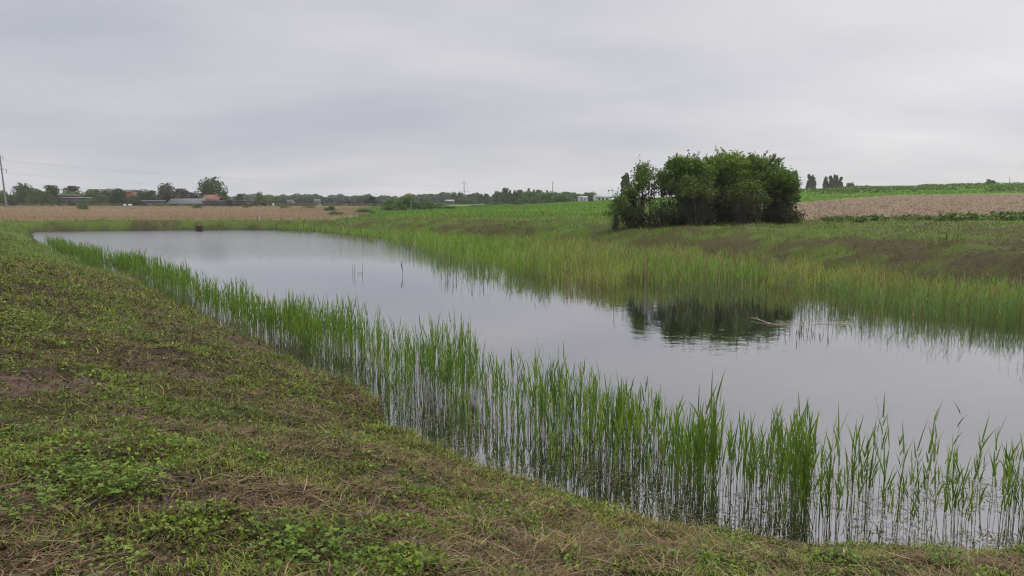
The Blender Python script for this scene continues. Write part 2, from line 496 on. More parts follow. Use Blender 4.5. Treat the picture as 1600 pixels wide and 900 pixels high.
# ------------------------------------------------------------------ blades, leaves, tubes
def blades(P, az, th0, dth, L, w, c0, c1, nseg=2, daz=None, roll=None):
    """bent tapering strips: arrays of n; returns V, [quads, tris], col"""
    n = len(P)
    P = np.asarray(P, float)
    az = np.broadcast_to(az, n).astype(float); th0 = np.broadcast_to(th0, n).astype(float); dth = np.broadcast_to(dth, n).astype(float)
    L = np.broadcast_to(L, n).astype(float); w = np.broadcast_to(w, n).astype(float)
    daz = np.zeros(n) if daz is None else np.broadcast_to(daz, n)
    roll = np.zeros(n) if roll is None else roll
    pts = [P]; 
    for i in range(nseg):
        f = (i + 0.5) / nseg
        th = th0 + dth * f; a = az + daz * f
        dv = np.stack([np.sin(th) * np.cos(a), np.sin(th) * np.sin(a), np.cos(th)], -1) * (L / nseg)[:, None]
        pts.append(pts[-1] + dv)
    V = np.zeros((n, 2 * nseg + 1, 3)); Cc = np.zeros((n, 2 * nseg + 1, 3))
    prof = [0.75, 1.0, 0.75, 0.4] if nseg > 2 else [0.9, 0.8]
    for i in range(nseg):
        a = az + daz * (i / nseg) + roll
        s = np.stack([-np.sin(a), np.cos(a), np.zeros(n)], -1) * (w * 0.5 * prof[min(i, len(prof) - 1)])[:, None]
        V[:, 2 * i] = pts[i] - s; V[:, 2 * i + 1] = pts[i] + s
        cc = c0 + (c1 - c0) * (i / nseg)
        Cc[:, 2 * i] = cc; Cc[:, 2 * i + 1] = cc
    V[:, -1] = pts[-1]; Cc[:, -1] = c1
    k = 2 * nseg + 1
    base = (np.arange(n) * k)[:, None]
    quads = [base + np.array([2 * i, 2 * i + 1, 2 * i + 3, 2 * i + 2]) for i in range(nseg - 1)]
    tris = base + np.array([2 * nseg - 2, 2 * nseg - 1, 2 * nseg])
    q = np.concatenate(quads) if quads else np.zeros((0, 4), int)
    return V.reshape(-1, 3), q, tris, Cc.reshape(-1, 3)

class Acc:
    def __init__(s): s.V = []; s.Q = []; s.T = []; s.C = []; s.n = 0
    def add(s, V, Q, T, Cc):
        s.V.append(V); s.C.append(Cc)
        if len(Q): s.Q.append(Q + s.n)
        if len(T): s.T.append(T + s.n)
        s.n += len(V)
    def build(s, name, mat, parent=None):
        f = []
        if s.Q: f.append(np.concatenate(s.Q))
        if s.T: f.append(np.concatenate(s.T))
        return build(name, np.concatenate(s.V), f, mat, np.concatenate(s.C), parent)

def leaves(P, size, col, rng, up=0.0, elong=1.5):
    """rhombic leaves folded along the midrib; up biases the normals skyward"""
    n = len(P)
    nrm = rng.normal(size=(n, 3)); nrm[:, 2] += up; nrm /= np.linalg.norm(nrm, axis=1)[:, None]
    a = rng.normal(size=(n, 3)); a -= (a * nrm).sum(1)[:, None] * nrm; a /= np.linalg.norm(a, axis=1)[:, None]
    b = np.cross(nrm, a)
    s = (np.broadcast_to(size, n) * 0.5)[:, None]
    V = np.stack([P - a * s * elong, P + b * s - nrm * s * .15, P + a * s * elong, P - b * s - nrm * s * .15], 1).reshape(-1, 3)
    Q = (np.arange(n) * 4)[:, None] + np.arange(4)
    return V, Q, np.zeros((0, 3), int), np.repeat(col, 4, axis=0)

def tube(paths, sides=5):
    """paths: list of (points (k,3), radii (k)) -> V, Q"""
    Vs, Qs = [], []; n = 0
    for pts, rad in paths:
        pts = np.asarray(pts, float); k = len(pts)
        t = np.gradient(pts, axis=0); t /= np.linalg.norm(t, axis=1)[:, None] + 1e-9
        ref = np.array([1.0, 0.1, 0]) if abs(t[0][2]) > 0.8 else np.array([0, 0.1, 1.0])
        u = np.cross(t, ref); u /= np.linalg.norm(u, axis=1)[:, None] + 1e-9
        v = np.cross(t, u)
        ang = np.arange(sides) * 2 * math.pi / sides
        ring = pts[:, None, :] + (u[:, None, :] * np.cos(ang)[None, :, None] + v[:, None, :] * np.sin(ang)[None, :, None]) * np.asarray(rad)[:, None, None]
        Vs.append(ring.reshape(-1, 3))
        i = np.arange(k - 1)[:, None] * sides + np.arange(sides)[None, :]
        j = np.arange(k - 1)[:, None] * sides + (np.arange(sides)[None, :] + 1) % sides
        Qs.append(np.stack([i, j, j + sides, i + sides], -1).reshape(-1, 4) + n)
        n += k * sides
    return np.concatenate(Vs), np.concatenate(Qs)

def mixc(a, b, k):
    return np.asarray(a) * (1 - k[:, None]) + np.asarray(b) * k[:, None]

# ------------------------------------------------------------------ near bank: grass, straw, small leaves
def land_points(n, rng, r0, r1, azr, power, dmax=None, dmin=0.02, side=None):
    e = 1 - power + 1
    rr = (r0 ** e + rng.random(n) * (r1 ** e - r0 ** e)) ** (1 / e)
    a = (rng.random(n) * 2 - 1) * azr
    x = rr * np.sin(a); y = rr * np.cos(a)
    d, T, _ = shore(x, y)
    k = d > dmin
    if dmax is not None: k &= d < dmax
    if side is not None: k &= side(x, y, T)
    return x[k], y[k], d[k], rr[k]

near_side = lambda x, y, T: (T > 1.2) & (y < 60) & (x < np.where(y < 20, 18, -1))

def bank_cover():
    rng = np.random.default_rng(11)
    x, y, d, r = land_points(900000, rng, 2.2, 62, math.radians(47), 1.75, side=near_side)
    g = fbm(x * 0.9, y * 0.9, 21); gs = fbm(x * 4.2, y * 4.2, 61, 3); gl = fbm(x * 0.3, y * 0.3, 62, 3)
    lush = sstep(1.3, 0.1, d) * 0.5
    dens = np.clip(0.05 + 1.3 * sstep(0.42, 0.64, 0.3 * g + 0.55 * gs + 0.15 * gl) + lush + 0.3 * sstep(14, 30, r), 0, 1)
    k = rng.random(len(x)) < dens * (1 - .88 * bare(x, y))
    x, y, d, r, g, gs, gl = (q[k] for q in (x, y, d, r, g, gs, gl))
    n = len(x)
    z = ground_z(x, y)
    sc = np.clip(r / 7.5, 1, 9) ** 0.72
    L = (0.02 + 0.06 * rng.random(n) ** 2) * sc * (0.75 + 0.8 * sstep(0.45, 0.7, gs)) * (1 + 1.0 * sstep(0.5, 0.05, d))
    w = (0.0045 + 0.005 * rng.random(n)) * sc
    cg = np.array([0.17, 0.27, 0.03]); cy = np.array([0.35, 0.35, 0.055]); cd = np.array([0.035, 0.065, 0.015]); cb = np.array([0.19, 0.135, 0.065])
    m = rng.random(n)
    ty = np.clip(gl * 1.5 - 0.35 + 0.5 * (rng.random(n) - .5), 0, 1)
    c = mixc(cg, cy, ty)
    c = np.where((m < 0.27)[:, None], cd, c)
    c = np.where((m > 0.84)[:, None], cb, c)
    mound = sstep(24, 34, r) * .8
    c = c * (1 - mound[:, None]) + np.array([0.14, 0.25, 0.03]) * mound[:, None]
    c = c * (0.75 + 0.5 * rng.random(n))[:, None]
    A = Acc()
    A.add(*blades(np.stack([x, y, z - 0.004], -1), rng.random(n) * 6.283, rng.random(n) * 0.7, 0.5 + rng.random(n) * 1.5, L, w, c * 0.85, c, 2, daz=rng.normal(size=n) * .8))
    o = A.build('bank_grass', M_GRASS)
    tag(o, 'patchy short green grass growing over the near bank', 'grass', kind='stuff')
    # cut straw and dead stalks lying about
    x, y, d, r = land_points(420000, rng, 2.2, 60, math.radians(47), 1.75, dmin=0.15, side=near_side)
    gs = fbm(x * 1.3, y * 1.3, 71, 3)
    k = rng.random(len(x)) < np.clip(0.16 + 0.84 * sstep(0.45, 0.62, gs), 0, 1)
    x, y, d, r = x[k], y[k], d[k], r[k]; n = len(x)
    z = ground_z(x, y)
    sc = np.clip(r / 7.5, 1, 9) ** 0.72
    L = (0.06 + 0.26 * rng.random(n) ** 2.2) * sc; w = (0.0035 + 0.0042 * rng.random(n) ** 2) * sc
    t = rng.random(n)
    c = mixc((0.38, 0.30, 0.16), (0.05, 0.034, 0.02), t ** 0.5) * (0.6 + 0.7 * rng.random(n))[:, None]
    c = np.where((rng.random(n) < 0.12)[:, None], np.array([0.17, 0.07, 0.045]), c)
    A = Acc()
    A.add(*blades(np.stack([x, y, z + 0.004 + 0.02 * rng.random(n) * sc], -1), rng.random(n) * 6.283, 1.25 + 0.35 * rng.random(n), 0.1 + rng.random(n) * 0.35, L, w, c, c * 0.9, 3, daz=(rng.random(n) - .5) * 2.2))
    o = A.build('straw_litter', M_STRAW)
    tag(o, 'dead brown straw and mown stalks lying on the near bank', 'straw', kind='stuff')
    # crushed leaves and bits
    x, y, d, r = land_points(420000, rng, 2.2, 30, math.radians(47), 1.75, dmin=0.1, side=near_side)
    gs = fbm(x * 2.6 + 3, y * 2.6, 75, 3)
    k = rng.random(len(x)) < np.clip(0.25 + 0.9 * sstep(0.40, 0.62, gs), 0, 1)
    x, y, d, r = x[k], y[k], d[k], r[k]; n = len(x)
    sc = np.clip(r / 7.5, 1, 9) ** 0.72
    z = ground_z(x, y) + 0.004 + 0.02 * rng.random(n) * sc
    t = rng.random(n)
    c = mixc((0.03, 0.021, 0.014), (0.2, 0.15, 0.08), t ** 1.8)
    c = np.where((rng.random(n) < .58)[:, None], mixc((0.035, 0.055, 0.013), (0.19, 0.235, 0.04), rng.random(n)), c)
    A = Acc()
    A.add(*leaves(np.stack([x, y, z], -1), (0.008 + 0.018 * rng.random(n) ** 2) * sc, c, rng, up=.6, elong=1.9))
    o = A.build('leaf_litter', M_STRAW)
    tag(o, 'crumbled brown and olive leaf litter on the near bank', 'litter', kind='stuff')
    # creeping small-leaved weeds (ground cover)
    x, y, d, r = land_points(380000, rng, 2.2, 40, math.radians(47), 1.7, dmin=0.05, side=near_side)
    gs = fbm(x * 1.7 + 5, y * 1.7, 81, 3)
    k = rng.random(len(x)) < np.clip(1.1 * sstep(0.5, 0.66, gs + 0.11 * sstep(9, 3.5, r)) + .05, 0, 1) * (1 - .9 * bare(x, y))
    x, y, d, r, gs = x[k], y[k], d[k], r[k], gs[k]; n = len(x)
    z = ground_z(x, y) + 0.008 + 0.06 * rng.random(n) * sstep(0.5, 0.7, gs)
    sc = np.clip(r / 7.5, 1, 9) ** 0.72
    t = rng.random(n)
    c = mixc((0.085, 0.15, 0.02), (0.23, 0.315, 0.04), t) * (0.8 + 0.4 * rng.random(n))[:, None]
    c = np.where((rng.random(n) < 0.1)[:, None], np.array([0.15, 0.10, 0.06]), c)
    A = Acc()
    A.add(*leaves(np.stack([x, y, z], -1), (0.010 + 0.025 * rng.random(n) ** 1.8) * sc, c, rng, up=1.0, elong=1.25))
    o = A.build('creeping_weeds', M_GRASS)
    tag(o, 'low leafy weeds and clover creeping over the near bank', 'weeds', kind='stuff')
bank_cover()

def broad_weed(seed, R, nl, green):
    """a clump of lobed leaves on short stalks"""
    rng = np.random.default_rng(seed)
    A = Acc(); S = Acc()
    a = rng.random(nl) * 6.283; q = np.sqrt(rng.random(nl)) * R
    h = (0.015 + 0.12 * rng.random(nl) ** 1.5) * (1.1 - 0.6 * q / R)
    base = np.stack([np.cos(a) * q * 0.7, np.sin(a) * q * 0.7, np.full(nl, -0.02)], -1)
    tip = np.stack([np.cos(a) * q, np.sin(a) * q, h], -1)
    dv = tip - base; L = np.linalg.norm(dv, axis=1); th = np.arccos(dv[:, 2] / L); az = np.arctan2(dv[:, 1], dv[:, 0])
    sc = np.tile(np.array([0.10, 0.13, 0.035]), (nl, 1))
    S.add(*blades(base, az, th, 0, L, 0.004, sc, sc, 2))
    lobes = 5
    ls = 0.008 + 0.017 * rng.random(nl) ** 1.4
    ori = rng.random(nl) * 6.283
    cc = green * (0.65 + 0.7 * rng.random(nl))[:, None]
    for k in range(lobes):
        f = (k - 2) * 0.62
        az = ori + f; ll = ls * (1.25 - 0.16 * abs(k - 2))
        A.add(*blades(tip, az, 0.7 + 0.8 * rng.random(nl), 0.6, ll * (.8 + .4 * rng.random(nl)), ll * 0.7, cc * 0.9, cc, 3))
    return A, S

def weeds():
    rng = np.random.default_rng(5)
    protos = []
    greens = [np.array([0.14, 0.23, 0.03]), np.array([0.11, 0.18, 0.025]), np.array([0.18, 0.26, 0.038])]
    for i in range(4):
        A, S = broad_weed(100 + i, 0.17 + 0.05 * (i % 3), 105, greens[i % 3])
        r = empty('leafy_weed', (0, 0, 0))
        A.build('leaf_cluster', M_GRASS, r); S.build('stem', M_GRASS, r)
        protos.append(r)
    spots = [(30, 680, 'lobed weed clump at the left edge just above the biggest leafy patch', 1.0), (90, 765, 'bright leafy weed at the left of the big patch in the lower left', 1.25),
             (150, 775, 'bright broad weed in the middle of the big lower left patch', 1.35), (200, 765, 'broad leafy weed ending the big lower left patch on its right', 1.2),
             (25, 800, 'leafy weed at the left edge just below the big green patch', 1.2), (115, 735, 'leafy weed behind the big lower left patch', .9),
             (180, 690, 'pale upright weed standing alone above the lower left patch', .8), (430, 840, 'leafy weed cluster left of the bottom bare earth', 1.1),
             (480, 870, 'low broad weed at the bottom edge left of centre', 1.2), (520, 845, 'bright weed at the right end of the bottom centre-left row', 1.0),
             (290, 815, 'yellow-green weed below the bare earth patch', .9), (560, 885, 'small lobed weed at the bottom edge near the centre', .9),
             (430, 880, 'dark leafy weed at the bottom edge under the weed cluster', .9),
             (640, 745, 'thin upright green weed beside the bare earth near the waterline', .8), (150, 890, 'low weed at the bottom edge of the lower left corner', .9),
             (400, 500, 'dark green weed on the brow of the bank beside the reeds', 1.6), (225, 535, 'dark weed in the brown middle of the bank', 1.3), (190, 520, 'pale weed in the brown middle of the bank', 1.2),
             (470, 610, 'dark weed low on the slope above the undercut edge', 1.1), (340, 650, 'small dark weed in the middle of the slope', .9), (760, 815, 'low green weed on the bank below the reed bed', .8),
             (985, 855, 'dark green weed on the bank below the end of the dense reeds', .8), (1150, 868, 'broad weed on the bottom right bank near the dense tuft', .8),
             (1310, 880, 'leafy weed at the bottom edge right of the thick reed tuft', .9), (1480, 880, 'leafy weed at the bottom edge near the right corner', .9), (1100, 885, 'leafy weed on the bottom edge right of centre', .8)]
    first = [True] * 4
    for i, (u, v, lab, s) in enumerate(spots):
        # walk the ray down to the ground
        zz = 1.0
        for _ in range(12):
            p = at(u, v, zz); zz = gz(p[0], p[1])
        k = i % 4
        o = protos[k] if first[k] else copy_tree(protos[k]); first[k] = False
        o.location = (p[0], p[1], zz + 0.01); o.rotation_euler = (0, 0, rng.random() * 6.28); o.scale = (s, s, s)
        tag(o, lab, 'weed', 'broad-leaved weeds on the near bank')
weeds()

# ------------------------------------------------------------------ reeds
def reed_arrays(P, H, rng, nleaf, lod, cfun, A, stem_w=0.0055, leaf_w=0.015, leaf_l=0.30, lean=0.06, low=0.28):
    n = len(P)
    az = rng.random(n) * 6.283; th = np.abs(rng.normal(size=n)) * lean; dth = rng.normal(size=n) * 0.06
    cs0, cs1, cl = cfun(n)
    A.add(*blades(P - [0, 0, 0.05], az, th, dth, H + 0.05, stem_w, cs0, cs1, 3, roll=rng.random(n) * 3.14))
    if lod == 0:
        A.add(*blades(P - [0, 0, 0.05], az, th, dth, H + 0.05, stem_w, cs0, cs1, 3, roll=1.57 + rng.random(n) * 0.1))
    for k in range(nleaf):
        t = low + (0.93 - low) * (k + rng.random(n)) / nleaf
        tt = th + dth * t * 0.5
        B = P + np.stack([np.sin(tt) * np.cos(az) * H * t, np.sin(tt) * np.sin(az) * H * t, np.cos(tt) * H * t], -1)
        la = az + 3.14 * k + rng.normal(size=n) * 0.9
        L = leaf_l * (0.65 + 0.6 * rng.random(n)) * np.clip(H / 1.0, 0.5, 1.2)
        c = cl * (0.8 + 0.4 * rng.random(n))[:, None]
        A.add(*blades(B, la, 0.05 + 0.22 * rng.random(n), 0.05 + 0.45 * rng.random(n) ** 2.5, L, leaf_w * (0.7 + 0.6 * rng.random(n)), c * 0.85, c, 3 if lod == 0 else 2, roll=rng.normal(size=n) * 0.7))

def near_cols(n, rng, yellow=0.25, brown=0.3):
    t = rng.random(n)
    cl = mixc((0.11, 0.215, 0.028), (0.25, 0.33, 0.045), t * (0.6 + yellow))
    cl = np.where((rng.random(n) < 0.25)[:, None], np.array([0.075, 0.17, 0.028]), cl)
    cs1 = cl * 0.9
    b = rng.random(n) < brown
    cs0 = np.where(b[:, None], np.array([0.13, 0.09, 0.055]), np.array([0.17, 0.21, 0.08]))
    return cs0, cs1, cl

NP_ = np.array(NEAR)
seg = np.hypot(*(NP_[1:] - NP_[:-1]).T); cum = np.concatenate([[0], np.cumsum(seg)])
def shore_pt(s, o):
    """point at arc length s along the near shoreline, o metres out over the water"""
    i = np.clip(np.searchsorted(cum, s) - 1, 0, len(seg) - 1)
    f = (s - cum[i]) / seg[i]
    a = NP_[i]; b = NP_[i + 1]
    p = a + (b - a) * f[:, None]
    # smoothed outward normal
    j = np.clip(i + 1, 0, len(NP_) - 1); t = NP_[np.clip(i + 2, 0, len(NP_) - 1)] - NP_[np.clip(i - 1, 0, len(NP_) - 1)]
    t = t / np.hypot(t[:, 0], t[:, 1])[:, None]
    nrm = np.stack([t[:, 1], -t[:, 0]], -1)
    return p + nrm * o[:, None]

def in_poly(x, y, P):
    ins = np.zeros(x.shape, bool); n = len(P)
    for i in range(n):
        a, b = P[i], P[(i + 1) % n]
        c = ((a[1] > y) != (b[1] > y))
        xi = a[0] + (y - a[1]) * (b[0] - a[0]) / ((b[1] - a[1]) if b[1] != a[1] else 1e-9)
        ins ^= c & (x < xi)
    return ins

def near_reeds():
    rng = np.random.default_rng(77)
    # arc length 0 is the right end; dense bed starts left of the sparse stand
    s_split = cum[3] + 0.35
    # density and width tables along the shoreline (metres of arc)
    tot = cum[-1]
    sS = np.array([s_split, s_split + 1.5, s_split + 4, s_split + 7, s_split + 12, s_split + 20, s_split + 30, s_split + 45, tot])
    wid = np.array([1.7, 2.4, 3.1, 3.2, 3.0, 3.2, 4.5, 3.2, 2.4])
    A = Acc()
    n = 105000
    OUT = [at(1330, 700, .5), at(1250, 680, .58), at(1100, 645, .6), at(1030, 628, .62), at(950, 600, .7), at(850, 562, .8)] + [at(u, v, 0.92) for (u, v) in ((760, 532), (640, 500), (520, 466), (400, 443), (325, 425), (280, 405), (200, 388), (110, 373))]
    REG = [tuple(p) for p in NP_[2:-2]] + [(-37, 59)] + [tuple(p) for p in OUT[::-1]]
    q = rng.random(n)
    s = s_split - .7 + (q ** 1.8) * (tot - s_split)
    W = np.full(n, 3.6)
    o = rng.random(n) * (W + 0.5 * (fbm(s * 0.9, s * 0 + 2, 91) - .5)) 
    p = shore_pt(s, o)
    d, _, _ = shore(p[:, 0], p[:, 1])
    cl = fbm(p[:, 0] * 1.5, p[:, 1] * 1.5, 92, 3)
    r = np.hypot(p[:, 0], p[:, 1])
    edge = np.minimum(np.clip((o - 0.55) / 0.7, 0.0, 1), 1)
    edge = np.where(r > 14, 1, np.maximum(edge, 0.35))
    jit = (fbm(p[:, 0] * 1.2, p[:, 1] * 1.2, 93, 3) - .5) * 0.9
    k = (d < 0.0) & in_poly(p[:, 0] + jit, p[:, 1] + jit, REG) & (rng.random(n) < np.clip((cl - 0.30) * 2.6, 0.18, .72) * edge * np.interp(r, [7, 14, 22], [.25, .50, .5]) * np.interp(s, [s_split - .7, s_split + 1.0], [.12, 1]) * np.interp(r, [33, 38], [1, 1.9])) & (np.hypot(p[:, 0] + 19.6, p[:, 1] - 36.2) > 2.3)
    p, d, r, o, cl = p[k], d[k], r[k], o[k], cl[k]; n = len(p)
    H = (0.45 + 0.5 * rng.random(n)) * np.interp(cl, [0.35, 0.65], [0.85, 1.1])
    H = np.where(rng.random(n) < 0.04, H * 1.15, H)
    H *= np.interp(r, [7, 12, 30], [1.0, 1.12, 1.1]) * np.interp(p[:, 0], [-.8, 1.2], [1, .84]) * np.interp(r, [13, 18, 34, 42], [1, .84, .84, .8])
    # dense shorter green growth under the tips
    P = np.stack([p[:, 0], p[:, 1], np.zeros(n)], -1)
    nr = r < 16
    lo = nr & (rng.random(n) < .3)
    reed_arrays(P[nr & ~lo], H[nr & ~lo], rng, 4, 0, lambda m: near_cols(m, rng), A, low=.5, leaf_w=.013)
    reed_arrays(P[lo], H[lo] * .8, rng, 6, 0, lambda m: near_cols(m, rng), A, low=.2, leaf_w=.014)
    bk = nr & (rng.random(n) < .06)                 # bent and broken ones
    c = np.tile(np.array([0.30, 0.24, 0.13]), (bk.sum(), 1)) * (.5 + .6 * rng.random(bk.sum()))[:, None]
    A.add(*blades(P[bk], rng.random(bk.sum()) * 6.283, .3 + .9 * rng.random(bk.sum()), .6, .5 + .3 * rng.random(bk.sum()), .007, c, c, 3))
    fr = ~nr
    sc = 1.0
    reed_arrays(P[fr], H[fr], rng, 4, 1, lambda m: near_cols(m, rng, 0.15), A, stem_w=0.008, leaf_w=0.019, leaf_l=0.30)
    o_ = A.build('reed_bed', M_REED)
    tag(o_, 'dense green reed bed standing in the water along the near bank', 'reeds', kind='stuff')
    # ---- the sparse stand at the lower right: every stalk a thing
    protos = []
    for i in range(14):
        rg = np.random.default_rng(300 + i)
        H = 0.95
        S = Acc(); Lf = Acc()
        az = rg.random(1) * 6.283; th = np.abs(rg.normal(size=1)) * 0.07; dth = rg.normal(size=1) * 0.10
        c0 = np.array([[0.10, 0.075, 0.045]]) if rg.random() < 0.45 else np.array([[0.10, 0.14, 0.05]])
        g = np.array([[0.105, 0.20, 0.03]]) * (0.7 + 0.5 * rg.random()) + np.array([[0.08, 0.07, 0]]) * rg.random()
        for rl in (0.3, 1.87):
            S.add(*blades(np.array([[0, 0, -0.12]]), az, th, dth, H + .12, 0.006, c0, g * 0.8, 4, roll=np.array([rl])))
        nl = 3 + int(rg.integers(0, 4))
        for k in range(nl):
            t = 0.42 + 0.55 * (k + rg.random()) / nl
            tt = th + dth * t * .5
            B = np.stack([np.sin(tt) * np.cos(az) * H * t, np.sin(tt) * np.sin(az) * H * t, np.cos(tt) * H * t], -1)
            Lf.add(*blades(B, az + 3.14 * k + rg.normal() * 0.7, 0.06 + 0.24 * rg.random(1), 0.1 + 0.6 * rg.random(1) ** 3,
                           0.16 + 0.2 * rg.random(1), 0.012 + 0.011 * rg.random(1), g * 0.85, g * (0.9 + 0.3 * rg.random()), 4, roll=np.array([rg.normal() * 0.6])))
        st = S.build('reed_stalk', M_REED)
        Lf.build('leaves', M_REED, st)
        protos.append(st)
    used = [False] * 14
    def put(x, y, h, lab, grp, tilt=0.0):
        k = int(rng.integers(0, 14))
        o = copy_tree(protos[k]) if used[k] else protos[k]; used[k] = True
        s = h / 0.95
        o.location = (x, y, 0); o.scale = (max(s, .75), max(s, .75), s); o.rotation_euler = (rng.normal() * 0.04 + tilt, rng.normal() * 0.05, rng.random() * 6.283)
        tag(o, lab, 'reed', grp)
    TUFT = [((1250, 838), 19, 0.12, 1.02, 'reed stalk packed in the thick tall tuft of the lower right shore', 'reeds of the thick tall tuft'),
            ((1110, 800), 15, 0.12, 1.08, 'reed stalk in the narrow bright tuft left of the thick tall tuft', 'reeds of the narrow bright tuft'),
            ((1172, 815), 16, 0.13, 0.85, 'reed stalk in the low clump just left of the thick tall tuft', 'reeds of the low clump'),
            ((1340, 815), 12, 0.09, 0.82, 'reed stalk in the small tuft with a dead brown base', 'reeds of the brown-based tuft'),
            ((1395, 848), 10, 0.16, 0.6, 'reed stalk in the short clump left of the lone bent reed', 'reeds of the short clump'),
            ((1490, 850), 10, 0.07, 0.75, 'reed stalk in the slim clump second from the right frame edge', 'reeds of the slim clump'),
            ((1590, 850), 24, 0.12, 0.8, 'reed stalk in the clump at the right frame edge', 'reeds of the right edge clump')]
    for (uv, cnt, rad, h, lab, grp) in TUFT:
        c = at(uv[0], uv[1], 0)
        for _ in range(cnt):
            a = rng.random() * 6.283; q = rad * math.sqrt(rng.random())
            x, y = c[0] + math.cos(a) * q, c[1] + math.sin(a) * q * 0.9
            dd = shore([x], [y])[0][0]
            if dd > -0.03: y += dd + 0.05
            put(x, y, h * (0.72 + 0.33 * rng.random()), lab, grp)
    # loose stalks between the tufts
    c = 0
    while c < 150:
        s_ = np.array([cum[0] * 0 + (cum[2] - 1.1) + rng.random() ** 0.8 * (s_split - cum[2] + 1.2)])
        o_ = np.array([0.06 + 1.5 * rng.random() ** 1.3])
        p = shore_pt(s_, o_)[0]
        if shore([p[0]], [p[1]])[0][0] > -0.04: continue
        if rng.random() > np.interp(p[0], [1.8, 3.0, 5.2], [1.0, 0.8, 0.45]): continue
        put(p[0], p[1], 0.42 + 0.5 * rng.random(), 'loose single reed stalk in shallow water between the lower right tufts', 'loose reed stalks at the lower right')
        c += 1
    # two taller ones that stand out
    p = at(1478, 790, 0)
    g = np.array([[0.07, 0.12, 0.04]])
    S = Acc(); Lf = Acc()
    for rl in (0.3, 1.87): S.add(*blades(np.array([[0, 0, -.1]]), 0.2, np.array([0.02]), np.array([0.22]), 1.12, 0.006, g, g, 5, roll=np.array([rl])))
    for (z, a, l) in ((0.62, 0.1, 0.18), (0.8, 0.0, 0.16), (0.93, 3.3, 0.2), (0.98, 2.8, 0.22)):
        Lf.add(*blades(np.array([[0.11 * z * z, 0.02 * z, z]]), a, np.array([0.35]), np.array([0.6]), l, 0.018, g, g * 1.1, 4))
    o = S.build('reed_stalk', M_REED); Lf.build('leaves', M_REED, o); o.location = (p[0], p[1], 0)
    tag(o, 'lone tallest bent reed with a drooping leaf fan at its top', 'reed')
near_reeds()

